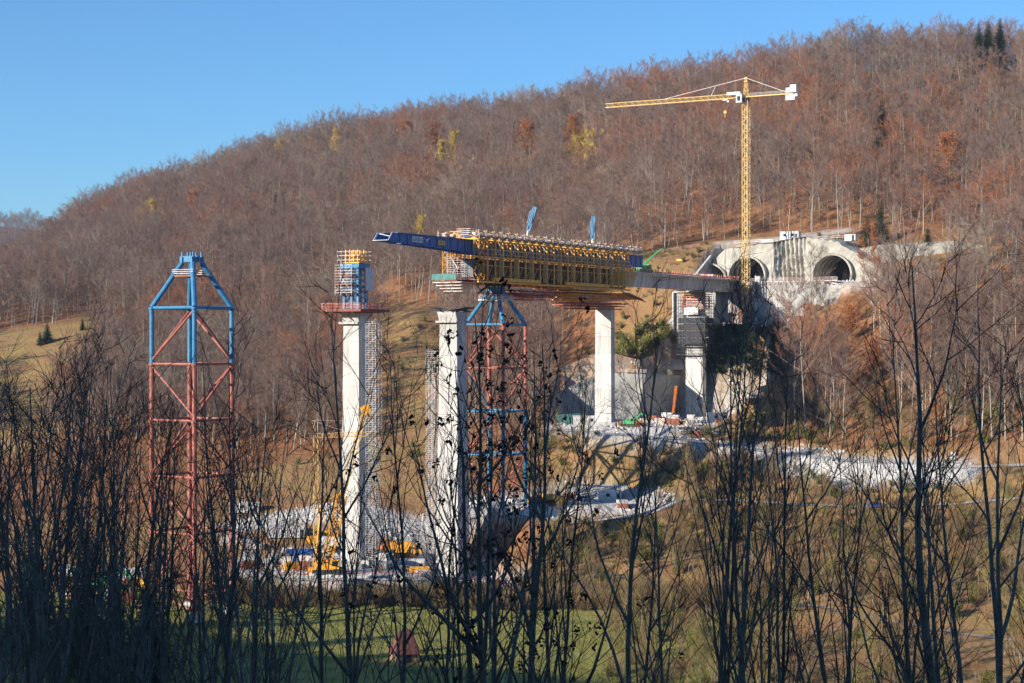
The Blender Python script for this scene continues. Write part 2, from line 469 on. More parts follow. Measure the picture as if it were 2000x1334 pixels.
# terraces of the building site (x from pixel column and distance)
T_A = pd([(1060,476), (1180,462), (1300,472), (1420,490), (1500,510), (1500,553), (1440,542.5), (1345,555), (1250,529), (1200,531), (1092,534)])
flatten(T_A, -24.0)  # upper terrace
TUN_P = [(-12,-9,3.2)]
def BP(p, q, z): return Vector((78, 565, 0)) + W*p + U*q + Z*z     # portal frame: p along the wall, q into the hill
T_B = [tuple(BP(a, b, 0)[:2]) for a, b in ((-17,-17), (-17,-3.0), (30,-3.0), (34,-9), (26,-14), (5,-19))]
flatten(T_B, 4.7)
T_Bench = [tuple(BP(a, b, 0)[:2]) for a, b in ((-16,-5.2), (-17,16), (8,16), (8,3), (22,3), (22,16), (38,16), (38,3), (48,3), (52,-5), (33,-5.2))]
flatten(T_Bench, 19.2)
T_C = pd([(905,432), (960,428), (1090,428), (1180,434), (1240,440), (1230,452), (1120,458), (1040,452), (930,448)])
flatten(T_C, -41.6)
T_E = pd([(460,372), (560,367), (700,366), (830,370), (845,384), (830,405), (700,410), (560,402), (460,396)])
flatten(T_E, -50.5)
T_F = pd([(838,392), (960,388), (1010,392), (1010,414), (930,424), (842,424)])
flatten(T_F, -58.2)
road_pts = [tuple(P(px, py, D)) for px, py, D in ((1060,836,484), (1130,842,474), (1230,850,468), (1330,858,466), (1430,872,462), (1530,884,455), (1640,898,443), (1760,906,436), (1880,912,430), (2080,905,426))]
carve_path(road_pts, 4.5, 4.0)
soften(-30, 130, 375, 478, 22, [T_A, T_C, T_F])
carve_path(road_pts, 4.5, 4.0)
road2_pts = [tuple(P(px, py, D)) for px, py, D in ((1000,1000,431), (1120,1022,426), (1260,1005,425), (1330,975,428), (1450,978,426), (1560,985,421), (1700,990,416), (1850,985,412), (2080,965,410))]
carve_path(road2_pts, 2.6, 3.0)
path_pts = [tuple(P(px, py, D)) for px, py, D in ((1180,1120,392), (1280,1138,380), (1400,1155,369), (1500,1168,361), (1620,1188,352), (1750,1215,341), (1900,1240,330), (2100,1265,320))]
carve_path(path_pts, 1.6, 2.5)

# even slope between the top of the cut wall and the crane terrace
cw = [P(1360,736,547), P(1440,738,541), P(1500,736,536)]
fb = [BP(-14,-17.5,4.7), BP(5,-19,4.7), BP(24,-15,4.7), BP(31,-11,4.7)]
da, _ = seg_dist(GX, GY, [tuple(p) for p in cw]); db, _ = seg_dist(GX, GY, [tuple(p) for p in fb])
pol = [tuple(p[:2]) for p in (cw[0]-Vector((6,0,0)), cw[1], cw[2]+Vector((4,0,0)), P(1560,700,538), fb[3], fb[2], fb[1], fb[0])]
mS = inside(pol, GX, GY) | ((da < 4) & (GY > 536) & (GX > 56))
GZ[mS] = ((-10.4*db+4.6*da)/(da+db))[mS]

def hgt(x, y):
    i = int(np.clip(np.searchsorted(gxs, x)-1, 0, len(gxs)-2)); j = int(np.clip(np.searchsorted(gys, y)-1, 0, len(gys)-2))
    fx = (x-gxs[i])/(gxs[i+1]-gxs[i]); fy = (y-gys[j])/(gys[j+1]-gys[j])
    return float(GZ[j,i]*(1-fx)*(1-fy)+GZ[j,i+1]*fx*(1-fy)+GZ[j+1,i]*(1-fx)*fy+GZ[j+1,i+1]*fx*fy)
def hgts(x, y):
    x = np.asarray(x); y = np.asarray(y)
    i = np.clip(np.searchsorted(gxs, x)-1, 0, len(gxs)-2); j = np.clip(np.searchsorted(gys, y)-1, 0, len(gys)-2)
    fx = (x-gxs[i])/(gxs[i+1]-gxs[i]); fy = (y-gys[j])/(gys[j+1]-gys[j])
    return GZ[j,i]*(1-fx)*(1-fy)+GZ[j,i+1]*fx*(1-fy)+GZ[j+1,i]*(1-fx)*fy+GZ[j+1,i+1]*fx*fy

# ground cover zones, stated in terms of where the ground is seen in the photograph
PXG = np.where(GY > 200, 1000+F*GX/np.maximum(GY, 200), -9999); PYG = np.where(GY > 200, 667-F*GZ/np.maximum(GY, 200), 9999)
Z_clear = [(-120,690), (-40,650), (40,640), (110,640), (185,605), (205,612), (195,660), (175,720), (140,790), (90,880), (-120,900)]
Z_slope = [(738,598), (855,596), (865,700), (905,820), (930,1005), (420,1010), (440,940), (560,905), (690,880), (742,720)]
Z_site = [(1050,870), (1100,745), (1215,620), (1205,515), (1290,492), (1380,474), (1480,462), (1640,462), (1700,466), (1960,478), (1960,503), (1690,515),
          (1640,560), (1585,640), (1520,700), (1500,800), (1500,850), (1590,872), (1900,872), (2100,850), (2100,1400), (1050,1400)]
def zone_site(px, py): return inside(Z_site, px, py)
mead = np.zeros(GX.shape); dry = np.zeros(GX.shape); grav = np.zeros(GX.shape)
mead[(GY > 200) & (GY < 372) & (GX < 30)] = 1.0
mead[inside(Z_clear, PXG, PYG) & (GY > 500)] = 0.12
dry[(inside(Z_slope, PXG, PYG)) & (GY > 395)] = 1.0
dry[inside(Z_clear, PXG, PYG) & (GY > 500)] = 1.0
dry[zone_site(PXG, PYG) & (GY > 280)] = 0.9
mead[inside([(1130,1150),(1330,1160),(1500,1190),(1500,1340),(1400,1420),(1130,1420)], PXG, PYG) & (GY < 400) & (GY > 250)] = 0.95
dry[(GY > 395) & (GY < 440) & (GX < -20)] = 0.8
for poly in (T_A, T_B, T_Bench, T_C, T_E, T_F):
    d = inside([(x, y) for x, y in poly], GX, GY); grav[d] = 1
d, _ = seg_dist(GX, GY, road_pts); grav[(d < 6.0) & (PXG < 1900)] = 1
d, _ = seg_dist(GX, GY, [tuple(p) for p in (P(930,1000,436), P(1090,990,438), P(1250,985,438))]); grav[d < 9] = 1
# white scree bank below the road, right
d, _ = seg_dist(GX, GY, [tuple(p) for p in (P(1540,905,450), P(1680,925,434), P(1850,930,428))]); grav[d < 8] = 1
d, _ = seg_dist(GX, GY, [tuple(p) for p in (P(1420,476,590), P(1640,468,586))]); grav[(d < 5)] = 0.6
d, _ = seg_dist(GX, GY, [tuple(p) for p in (P(470,1010,425), P(840,1020,428))]); grav[d < 6] = 0.9
grav[mS] = 0; dry[mS] = 1
# smooth the masks a little
def blur(a):
    b = a.copy()
    b[1:-1,1:-1] = (a[1:-1,1:-1]*2 + a[:-2,1:-1]+a[2:,1:-1]+a[1:-1,:-2]+a[1:-1,2:])/6
    return b
dry, mead = blur(blur(dry)), blur(blur(mead)); grav = blur(grav)

def ground_mat():
    m = bpy.data.materials.new('ground_cover'); m.use_nodes = True
    nt = m.node_tree; b = nt.nodes['Principled BSDF']; b.inputs['Roughness'].default_value = 0.97
    b.inputs['Specular IOR Level'].default_value = 0.15
    ge = nt.nodes.new('ShaderNodeNewGeometry')
    def noise(s, det=6):
        q = nt.nodes.new('ShaderNodeTexNoise'); q.inputs['Scale'].default_value = s; q.inputs['Detail'].default_value = det
        nt.links.new(ge.outputs['Position'], q.inputs['Vector']); return q.outputs['Fac']
    def ramp(src, cols):
        r = nt.nodes.new('ShaderNodeValToRGB'); e = r.color_ramp.elements
        e[0].position = 0.32; e[0].color = (*cols[0], 1); e[1].position = 0.68; e[1].color = (*cols[-1], 1)
        for i, c in enumerate(cols[1:-1]):
            x = e.new(0.32+0.36*(i+1)/(len(cols)-1)); x.color = (*c, 1)
        nt.links.new(src, r.inputs[0]); return r.outputs[0]
    def mix(a, b_, f):
        x = nt.nodes.new('ShaderNodeMix'); x.data_type = 'RGBA'
        nt.links.new(a, x.inputs['A']); nt.links.new(b_, x.inputs['B']); nt.links.new(f, x.inputs['Factor']); return x.outputs['Result']
    def attr(nm, k=1.6, ns=0.12):
        a = nt.nodes.new('ShaderNodeAttribute'); a.attribute_name = nm
        s = nt.nodes.new('ShaderNodeMath'); s.operation = 'SUBTRACT'; s.inputs[1].default_value = 0.5
        nt.links.new(noise(ns, 5), s.inputs[0])
        t = nt.nodes.new('ShaderNodeMath'); t.operation = 'MULTIPLY_ADD'; t.inputs[1].default_value = k; t.use_clamp = True
        u = nt.nodes.new('ShaderNodeMath'); u.operation = 'MULTIPLY'; 
        nt.links.new(s.outputs[0], t.inputs[0]); nt.links.new(a.outputs['Fac'], t.inputs[2])
        u2 = nt.nodes.new('ShaderNodeMath'); u2.operation = 'GREATER_THAN'; u2.inputs[1].default_value = 0.02
        nt.links.new(a.outputs['Fac'], u2.inputs[0]); nt.links.new(t.outputs[0], u.inputs[0]); nt.links.new(u2.outputs[0], u.inputs[1])
        return u.outputs[0]
    litter = ramp(noise(0.15), [(0.13,0.065,0.035), (0.25,0.115,0.05), (0.33,0.155,0.07), (0.20,0.12,0.065)])
    dryg = ramp(noise(0.09), [(0.38,0.23,0.10), (0.32,0.215,0.085), (0.34,0.19,0.09), (0.23,0.14,0.07)])
    meadg = ramp(noise(0.12), [(0.17,0.20,0.04), (0.24,0.245,0.055), (0.29,0.255,0.08), (0.14,0.165,0.035)])
    gravc = ramp(noise(0.35), [(0.36,0.34,0.31), (0.55,0.53,0.50), (0.66,0.64,0.60), (0.45,0.43,0.40)])
    c = mix(litter, dryg, attr('dry_grass')); c = mix(c, meadg, attr('meadow')); c = mix(c, gravc, attr('gravel', 0.9, 0.3))
    nt.links.new(c, b.inputs['Base Color'])
    bp = nt.nodes.new('ShaderNodeBump'); bp.inputs['Strength'].default_value = 0.7; bp.inputs['Distance'].default_value = 0.6
    nt.links.new(noise(0.8, 8), bp.inputs['Height']); nt.links.new(bp.outputs[0], b.inputs['Normal'])
    return m
M_ground = ground_mat()
nx, ny = len(gxs), len(gys)
me = bpy.data.meshes.new('terrain')
verts = np.stack([GX.ravel(), GY.ravel(), GZ.ravel()], 1)
ii, jj = np.meshgrid(np.arange(nx-1), np.arange(ny-1)); k = (jj*nx+ii).ravel()
faces = np.stack([k, k+1, k+nx+1, k+nx], 1)
me.vertices.add(len(verts)); me.vertices.foreach_set('co', verts.ravel())
me.loops.add(faces.size); me.loops.foreach_set('vertex_index', faces.ravel())
me.polygons.add(len(faces)); me.polygons.foreach_set('loop_start', np.arange(len(faces))*4)
me.polygons.foreach_set('use_smooth', np.ones(len(faces), bool))
me.update(calc_edges=True)
for nm, arr in (('dry_grass', dry), ('meadow', mead), ('gravel', grav)):
    a = me.attributes.new(nm, 'FLOAT', 'POINT'); a.data.foreach_set('value', arr.ravel().astype(np.float32))
me.materials.append(M_ground)
terrain = bpy.data.objects.new('terrain', me); COL.objects.link(terrain)
tag(terrain, kind='structure')

# the far hill across the valley, left
hx = np.arange(-2600, -300, 20.0); hy = np.arange(1900, 3600, 40.0)
HX, HY = np.meshgrid(hx, hy)
ridge_z = np.interp(1000+F*HX/2600, [-300, -100, 0, 40, 90, 300], [150, 185, 186, 182, 176, 140])
HZ = ridge_z*np.clip(1-np.abs(HY-2600)/900, -0.2, 1) + 5*vnoise(HX, HY, 90, 5) - 8
hm = MB(); hm.grid([[(HX[j,i], HY[j,i], HZ[j,i]) for i in range(len(hx))] for j in range(len(hy))])
hill = hm.build('hill', M_ground, smooth=True); tag(hill, kind='structure')

def ribbon(name, pts, w, mt, lift=0.05, sub=4):
    pts = [Vector(p) for p in pts]
    fine = []
    for a, b in zip(pts[:-1], pts[1:]):
        for i in range(sub): fine.append(a.lerp(b, i/sub))
    fine.append(pts[-1])
    rows = []
    for i, p in enumerate(fine):
        d = fine[min(i+1, len(fine)-1)]-fine[max(i-1, 0)]; d.z = 0; d.normalize()
        s = Vector((d.y, -d.x, 0))
        rows.append([p + s*(w/2*q/2) + Z*lift for q in (-2,-1,0,1,2)])
    m = MB().grid(rows)
    o = m.build(name, mt, smooth=True); tag(o, kind='structure'); return o
ribbon('road', road_pts, 8.0, M_gravel)
ribbon('road', road2_pts, 4.2, M_gravel)
ribbon('path', path_pts, 2.4, M_path)
# ------------------------------------------------------------------ trees
def rv(rg): 
    v = Vector((rg.gauss(0,1), rg.gauss(0,1), rg.gauss(0,1))); return v.normalized()

def branch(mb, rg, p, d, L, r, n, sides, up=0.15, wob=0.12, r_end=0.25):
    pts = [p.copy()]; q = p.copy(); d = d.normalized()
    for i in range(n):
        d = (d + rv(rg)*wob + Z*up).normalized()
        q = q + d*(L/n); pts.append(q.copy())
    rad = [r*(1-(1-r_end)*i/n) for i in range(n+1)]
    mb.tube(pts, rad, sides)
    return pts, rad
def along(pts, t):
    x = t*(len(pts)-1); i = min(int(x), len(pts)-2)
    return pts[i].lerp(pts[i+1], x-i), (pts[i+1]-pts[i]).normalized()
def side_dir(rg, d, ang):
    s = d.cross(rv(rg)).normalized()
    return (d*math.cos(ang) + s*math.sin(ang)).normalized()
def blade(mb, p, d, L, w, rg):
    s = d.cross(rv(rg)).normalized()*w*0.5
    mb.tri(p-s, p+s, p+d*L)

def beech(seed, H=22.0, r0=0.26, nl=11, fork=0.42, nb=5, nt=7, tw=0.075, spread=0.55, leafy=0, pale=0.35):
    """tall woodland tree: pale trunk, upswept limbs, fine twigs. Returns trunk and crown collectors"""
    rg = random.Random(seed); T = MB(); C = MB()
    lean = Vector((rg.uniform(-.05,.05), rg.uniform(-.05,.05), 1))
    tp, tr = branch(T, rg, Vector((0,0,-0.6)), lean, H*0.93, r0, 8, 6, up=0.08, wob=0.05, r_end=0.16)
    for i in range(nl):
        t = fork + (0.98-fork)*(i+rg.random())/nl
        p, d = along(tp, t)
        L = H*(0.43-0.24*(t-fork)/(1-fork))*rg.uniform(.75,1.15)
        lp, lr = branch(T if (t-fork) < pale*(1-fork) else C, rg, p, side_dir(rg, d, spread*rg.uniform(.7,1.3)), L, r0*0.34*(1.15-t*0.6), 4, 3, up=0.10, wob=0.12)
        for j in range(nb):
            tt = 0.25+0.75*(j+rg.random())/nb
            p2, d2 = along(lp, min(tt, 0.99))
            L2 = L*rg.uniform(.28,.5)*(1.15-tt*0.5)
            bp_, _ = branch(C, rg, p2, side_dir(rg, d2, rg.uniform(.4,.8)), L2, 0.045, 2, 3, up=0.14, wob=0.15)
            for q in range(nt):
                p3, d3 = along(bp_, min(0.15+0.85*(q+rg.random())/nt, 0.99))
                dd = (side_dir(rg, d3, rg.uniform(.3,.8)) + Z*0.25).normalized(); l3 = rg.uniform(.7,1.6)
                blade(C, p3, dd, l3, tw, rg)
                for _ in range(3):
                    blade(C, p3+dd*l3*rg.uniform(.2,.7), (side_dir(rg, dd, rg.uniform(.4,.9))+Z*0.2).normalized(), l3*0.55, tw*0.8, rg)
                for _ in range(leafy):
                    c = p3+dd*l3*rg.random()+rv(rg)*0.3; a = rv(rg)*0.17; b_ = rv(rg)*0.17
                    C.tri(c+a, c+b_, c-a-b_)
    return T, C

def conifer(seed, H=14.0, rb=2.6, tiers=26):
    rg = random.Random(seed); T = MB(); C = MB()
    branch(T, rg, Vector((0,0,-0.5)), Z, H*0.97, 0.16+H*0.006, 5, 6, up=0.3, wob=0.01, r_end=0.12)
    for i in range(tiers):
        t = 0.06+0.92*i/tiers; z = H*t
        rad = rb*(1-t)**0.85*rg.uniform(.8,1.15)+0.12
        m = max(6, int(12*(1-t)+6))
        for k in range(m):
            an = 2*math.pi*(k+rg.random())/m
            d = Vector((math.cos(an), math.sin(an), rg.uniform(-.25,.1))); L = rad*rg.uniform(.75,1.2)
            p = Vector((0,0,z)); e = p+d*L
            s = Vector((-d.y, d.x, 0))
            C.tri(p, e, p+d*L*0.6 - Z*0.1)
            for q in range(5):
                f = (q+1)/5; c = p+d*L*f; w = 0.32*rad*(1.15-f*0.6)*rg.uniform(.6,1.2)+0.08
                for sg in (-1, 1):
                    C.tri(c, c+s*sg*w+d*w*0.5-Z*rg.uniform(0.02,.25)*w*2, c+d*w*0.7)
                C.tri(c-s*w*.25, c+s*w*.25, c-Z*w*0.9+d*w*0.2)
    return T, C

def leafy_tree(seed, H=13.0, rb=3.2, nleaf=2600, narrow=1.0):
    rg = random.Random(seed)
    T, C = beech(seed, H, 0.16, 10, 0.2, 4, 4, 0.05, 0.7)
    L = MB()
    cl = [(Vector((rg.gauss(0,rb*.42)*narrow, rg.gauss(0,rb*.42)*narrow, H*(0.32+0.62*rg.random()))), rg.uniform(.6,1.5)) for _ in range(60)]
    for i in range(nleaf):
        c, r = cl[i % len(cl)]
        p = c+rv(rg)*r*rg.random()**0.5*1.1; a = rv(rg)*.24; b_ = rv(rg)*.24
        L.tri(p+a, p+b_, p-a-b_)
    for v, f in ((L.v, L.f),):
        k = len(C.v); C.v += v; C.f += [tuple(i+k for i in q) for q in f]
    return T, C

def shrub(seed, H=2.6, n=16, leafy=0, w=0.045):
    rg = random.Random(seed); T = MB(); C = MB()
    for i in range(n):
        d = Vector((rg.gauss(0,.42), rg.gauss(0,.42), 1)).normalized()
        pts, _ = branch(T, rg, Vector((rg.gauss(0,.25), rg.gauss(0,.25), -0.15)), d, H*rg.uniform(.55,1.1), w*.6, 3, 3, up=0.05, wob=0.16)
        for q in range(13):
            p, dd = along(pts, min(0.2+0.8*(q+rg.random())/13, .99)); e = (side_dir(rg, dd, rg.uniform(.3,.9))+Z*.2).normalized(); l = H*rg.uniform(.12,.3)
            blade(C, p, e, l, w, rg); blade(C, p+e*l*.5, side_dir(rg, e, .7), l*.6, w*.8, rg)
            for _ in range(leafy):
                c = p+e*l*rg.random()+rv(rg)*.12; a = rv(rg)*.13; b_ = rv(rg)*.13
                C.tri(c+a, c+b_, c-a-b_)
    return T, C

def mesh_of(mb, name, *mts):
    me = bpy.data.meshes.new(name); me.from_pydata([tuple(v) for v in mb.v], [], mb.f); me.update()
    for m in mts: me.materials.append(m)
    return me
class Kind:
    def __init__(self, name, TC, mt, mc):
        T, C = TC
        self.t = mesh_of(T, name+'_trunk', mt); self.c = mesh_of(C, name+'_crown', mc)
        self.t.polygons.foreach_set('use_smooth', [True]*len(self.t.polygons))
def plant(kind, name, x, y, z=None, sc=1.0, rz=0.0, label=None, cat='tree', group=None, tilt=(0,0), extra=None):
    if z is None: z = hgt(x, y)
    e = empty(name, (x, y, z), label, cat, group)
    e.rotation_euler = (tilt[0], tilt[1], rz)
    e.scale = sc if hasattr(sc, '__len__') else (sc, sc, sc)
    for nm, mesh in (('trunk', kind.t), ('crown', kind.c)) + (tuple(extra) if extra else ()):
        o = bpy.data.objects.new(nm, mesh); COL.objects.link(o); o.parent = e
    return e

def stuff_instances(name, pts, kinds, label, cat, smin=0.8, smax=1.15, tilt=0.04, seed=1, mats=None):
    """many plants nobody could count as ONE object: its geometry nodes set a tree on every point of its own point mesh.
       points carry scale, turn and kind; the trees it sets are the trunk and crown meshes of kinds, stored in the node tree through real planted trees"""
    rg = np.random.RandomState(seed)
    n = len(pts)
    me = bpy.data.meshes.new(name)
    me.vertices.add(n); me.vertices.foreach_set('co', np.asarray(pts, np.float32).ravel())
    rot = np.stack([rg.normal(0, tilt, n), rg.normal(0, tilt, n), rg.uniform(0, 6.283, n)], 1).astype(np.float32)
    sc = rg.uniform(smin, smax, n).astype(np.float32)
    kd = rg.randint(0, len(kinds), n).astype(np.int32)
    a = me.attributes.new('rot', 'FLOAT_VECTOR', 'POINT'); a.data.foreach_set('vector', rot.ravel())
    a = me.attributes.new('sc', 'FLOAT', 'POINT'); a.data.foreach_set('value', sc)
    a = me.attributes.new('kd', 'INT', 'POINT'); a.data.foreach_set('value', kd)
    o = bpy.data.objects.new(name, me); COL.objects.link(o)
    ng = bpy.data.node_groups.new(name+'_nodes', 'GeometryNodeTree')
    ng.interface.new_socket('Geometry', in_out='INPUT', socket_type='NodeSocketGeometry')
    ng.interface.new_socket('Geometry', in_out='OUTPUT', socket_type='NodeSocketGeometry')
    N = ng.nodes; L = ng.links
    gi = N.new('NodeGroupInput'); go = N.new('NodeGroupOutput')
    g2i = N.new('GeometryNodeGeometryToInstance')
    for e in reversed(kinds):
        jn = N.new('GeometryNodeJoinGeometry')
        for ch in e:
            oi = N.new('GeometryNodeObjectInfo'); oi.inputs['Object'].default_value = ch; oi.transform_space = 'ORIGINAL'
            L.new(oi.outputs['Geometry'], jn.inputs[0])
        g1 = N.new('GeometryNodeGeometryToInstance'); L.new(jn.outputs[0], g1.inputs[0])
        if e is kinds[-1]: allj = N.new('GeometryNodeJoinGeometry')
        L.new(g1.outputs[0], allj.inputs[0])
    def named(nm, ty):
        q = N.new('GeometryNodeInputNamedAttribute'); q.data_type = ty; q.inputs['Name'].default_value = nm
        return [s for s in q.outputs if s.enabled and s.name == 'Attribute'][0]
    m2p = N.new('GeometryNodeMeshToPoints'); L.new(gi.outputs[0], m2p.inputs[0])
    iop = N.new('GeometryNodeInstanceOnPoints'); L.new(m2p.outputs[0], iop.inputs['Points']); L.new(allj.outputs[0], iop.inputs['Instance'])
    iop.inputs['Pick Instance'].default_value = True
    L.new(named('kd', 'INT'), iop.inputs['Instance Index'])
    r = named('rot', 'FLOAT_VECTOR')
    try:
        er = N.new('FunctionNodeEulerToRotation'); L.new(r, er.inputs[0]); L.new(er.outputs[0], iop.inputs['Rotation'])
    except Exception:
        L.new(r, iop.inputs['Rotation'])
    L.new(named('sc', 'FLOAT'), iop.inputs['Scale'])
    L.new(iop.outputs[0], go.inputs[0])
    md = o.modifiers.new('plants', 'NODES'); md.node_group = ng
    tag(o, label, cat, kind='stuff')
    return o

BEECH = [Kind('beech', beech(11+i, 22*hf, 0.20*rf, nl, fk, 6, nt_, 0.045, sp), M_beech, M_crown)
         for i, (hf, rf, nl, fk, sp, nt_) in enumerate([(1,1,15,.30,1.0,10), (1.1,1.1,16,.36,.9,10), (.86,.85,14,.22,1.15,11), (1.0,.9,15,.40,.95,9), (1.15,1.2,18,.28,1.15,10), (.75,.75,13,.2,.9,9), (.95,1.1,17,.26,1.3,11), (1.2,.9,12,.5,.8,8)])]
RUSTY = [Kind('rusty_beech', beech(31+i, 19, 0.22, 11, 0.35, 5, 6, 0.06, .6, leafy=3), M_beech, M_rust) for i in range(2)]

rgn = random.Random(5)
# candidate spots of the woodland
def wood_spots(x0, x1, y0, y1, st, seed):
    r = np.random.RandomState(seed)
    xs = np.arange(x0, x1, st); ys = np.arange(y0, y1, st)
    a, b = np.meshgrid(xs, ys); a = a.ravel()+r.uniform(-.48,.48,a.size)*st; b = b.ravel()+r.uniform(-.48,.48,b.size)*st
    return a, b
wx, wy = wood_spots(-620, 420, 430, 1320, 5.5, 2)
wz = hgts(wx, wy)
wpx = 1000+F*wx/wy; wpy = 667-F*wz/wy
keep = (wpx > -280) & (wpx < 2280)
# below the top of the ridge only (plus a little beyond it)
keep &= ~inside(Z_clear, wpx, wpy) & ~inside(Z_slope, wpx, wpy) & ~zone_site(wpx, wpy)
keep &= ~((wpy > 880) & (wpx < 1100)) & ~((wpy > 866) & (wpx >= 1100)) & ~((wy < 470) & (wpx < 420) & (wpy > 800))
keep &= ~((wpx > 1100) & (wpx < 1535) & (wy < 575) & (wpy > 500))
dr, _ = seg_dist(wx, wy, road_pts); keep &= dr > 11
_rr = np.random.RandomState(12).rand(len(wx))
keep &= ~((wpx > 1560) & (wpx < 1690) & (wpy > 520) & (wpy < 700) & (_rr < .75)) & ~((wpx > 1690) & (wpx < 1990) & (wpy > 500) & (wpy < 660) & (_rr < .5))
# trees thin out along the foot of the wood
keep &= ~((wpx > 1200) & (wpx < 2000) & (wpy > 425) & (wpy < 480) & (np.random.RandomState(9).rand(len(wx)) < 0.35))
wx, wy, wz, wpx, wpy = (a[keep] for a in (wx, wy, wz, wpx, wpy))
# drop those far beyond the skyline: keep where the tree top clears the steepest sight line so far
best = {}
order = np.argsort(wy); vis = np.ones(len(wx), bool)
for i in order:
    c = int(wpx[i]//12); el = wz[i]/wy[i]; q = best.get(c, -9)
    if el+19/wy[i] < q and wy[i] > 700: vis[i] = False
    if el > q: best[c] = el
wx, wy, wz, wpx, wpy = (a[vis] for a in (wx, wy, wz, wpx, wpy))
# trees of another kind or colour that stand out in the wood: (kind, pixel column, row of the top, height in metres, label)
STAND = [
 ('fir', 342, 335, 17, 'slim dark fir in the forest above the left steel tower'), ('fir', 538, 366, 16, 'dark fir in the forest right of the left steel tower, left one of a pair'),
 ('fir', 553, 370, 15, 'dark fir in the forest right of the left steel tower, right one of a pair'), ('fir', 1722, 188, 21, 'tall dark fir high in the forest right of the crane'),
 ('fir', 1720, 392, 14, 'dark fir at the edge of the wood above the right tunnel mouth'), ('fir', 1692, 418, 12, 'shorter dark fir left of the one above the right tunnel mouth'),
 ('fir', 1812, 440, 9, 'bushy dark fir on the orange slope right of the tunnel mouths'), ('fir', 1930, 34, 24, 'dark fir on the skyline at the top right, middle one of three'),
 ('fir', 1912, 40, 23, 'dark fir on the skyline at the top right, left one of three'), ('fir', 1953, 32, 24, 'dark fir on the skyline at the top right, right one of three'),
 ('gold', 886, 254, 22, 'golden yellow tree high in the forest above the gantry'), ('gold', 862, 272, 20, 'small golden tree left of the taller golden one above the gantry'),
 ('gold2', 1126, 258, 21, 'golden yellow tree in the forest below the crane jib, left one of a pair'), ('gold2', 1152, 250, 21, 'golden yellow tree in the forest below the crane jib, right one of a pair'),
 ('gold', 299, 388, 21, 'bright yellow tree in the forest above the left steel tower'), ('gold2', 273, 406, 18, 'small yellow tree left of the bright yellow one above the left tower'),
 ('gold2', 548, 266, 19, 'yellow tree near the left part of the skyline'), ('gold2', 656, 248, 20, 'yellowish tree just under the skyline left of the gantry nose'),
 ('rust', 850, 232, 21, 'pale orange tree just under the skyline above the gantry nose'), ('rust', 793, 230, 19, 'orange tree just under the skyline left of the pale orange one'),
 ('rust', 1028, 230, 22, 'rusty orange tree in the forest above the leaning blue boom'), ('gold', 822, 418, 18, 'yellow-green tree above the blue nose of the gantry'),
 ('rust', 1708, 655, 14, 'bright orange tree on the right-hand slope above the gravel road'), ('rust', 1850, 250, 22, 'orange tree in the forest near the right edge'),
 ('rust', 378, 368, 19, 'small orange tree in the forest above the left steel tower'), ('rust', 1660, 590, 13, 'orange-brown tree on the slope right of the sprayed retaining wall'),
 ('rust', 700, 500, 17, 'reddish tree in the wood above the head of the left pier'),
 ('rust', 1120, 218, 19, 'rusty tree in the forest left of the jib tip'),
]
stand_pos = []
for kd_, px_, pt_, H_, lb_ in STAND:
    for D in np.arange(470, 1300, 1.0):
        p = P(px_, pt_, D)
        if hgt(p.x, D)+H_*1.0 >= p.z: break
    stand_pos.append((p.x, D))
for x_, y_ in stand_pos:
    cl_ = (np.hypot(wx-x_, wy-y_) < 5.5) | ((np.abs(wx-x_*wy/y_) < 6.5) & (wy < y_) & (wy > y_-30))
    wx, wy, wz, wpx, wpy = (a[~cl_] for a in (wx, wy, wz, wpx, wpy))
order = np.argsort(wy)
inframe = [i for i in order if -20 < wpx[i] < 2020]
near = set(inframe[:300])
LAB = [
 (lambda px, py: px < 420, 'leafless woodland tree on the slope behind the blue-topped steel tower on the left', 'trees behind the blue-topped steel tower'),
 (lambda px, py: px < 1060, 'leafless woodland tree on the slope behind the concrete piers', 'trees behind the concrete piers'),
 (lambda px, py: px < 1500 and py > 640, 'thin leafless tree on the bank left of the tall concrete pier by the cut wall', 'trees on the bank beside the cut wall'),
 (lambda px, py: px < 1420, 'tall bare beech with pale trunk on orange leaf litter behind the yellow formwork gantry', 'trees above the gantry'),
 (lambda px, py: px >= 1420 and py < 520, 'tall bare beech with pale trunk on orange leaf litter above the tunnel portals', 'trees above the tunnel portals'),
 (lambda px, py: py > 760, 'pale slender tree standing on orange leaves just above the white gravel road', 'trees above the gravel road'),
 (lambda px, py: True, 'bare reddish-brown tree on the right-hand slope between the portals and the gravel road', 'trees on the right-hand slope'),
]
protos = []
for k, i in enumerate(near):
    kd = k % len(BEECH)
    red = vnoise(wx[i], wy[i], 25, 8) > 0.45 and k % 3 == 0 and wpx[i] > 1500
    K = RUSTY[k % 2] if red else BEECH[kd]
    for f, lb, gp in LAB:
        if f(wpx[i], wpy[i]): break
    if red:
        lb, gp = 'rust-coloured beech still holding its dead leaves among bare trees right of the portals', 'rust-coloured beeches right of the portals'
    s = rgn.uniform(.7, 1.1) * (0.78 if wpx[i] < 1500 and wpy[i] > 640 else 1.18 if wpx[i] > 1530 and wpy[i] > 560 else 1.0)
    e = plant(K, 'beech_tree', wx[i], wy[i], wz[i], s, rgn.uniform(0, 6.28), lb, 'tree', gp, (rgn.gauss(0,.04), rgn.gauss(0,.04)))
    if not red and kd == len(protos): protos.append(e.children[:] if e.children else None)
bpy.context.view_layer.update()
first = {}
for o in COL.objects:
    if o.parent and o.name.startswith(('trunk', 'crown')) and o.data: first.setdefault(o.data.name, o)
def pair(K): return (first[K.t.name], first[K.c.name])
rest = np.array([i for i in range(len(wx)) if i not in near])
rest_pts = np.stack([wx[rest], wy[rest], wz[rest]], 1)
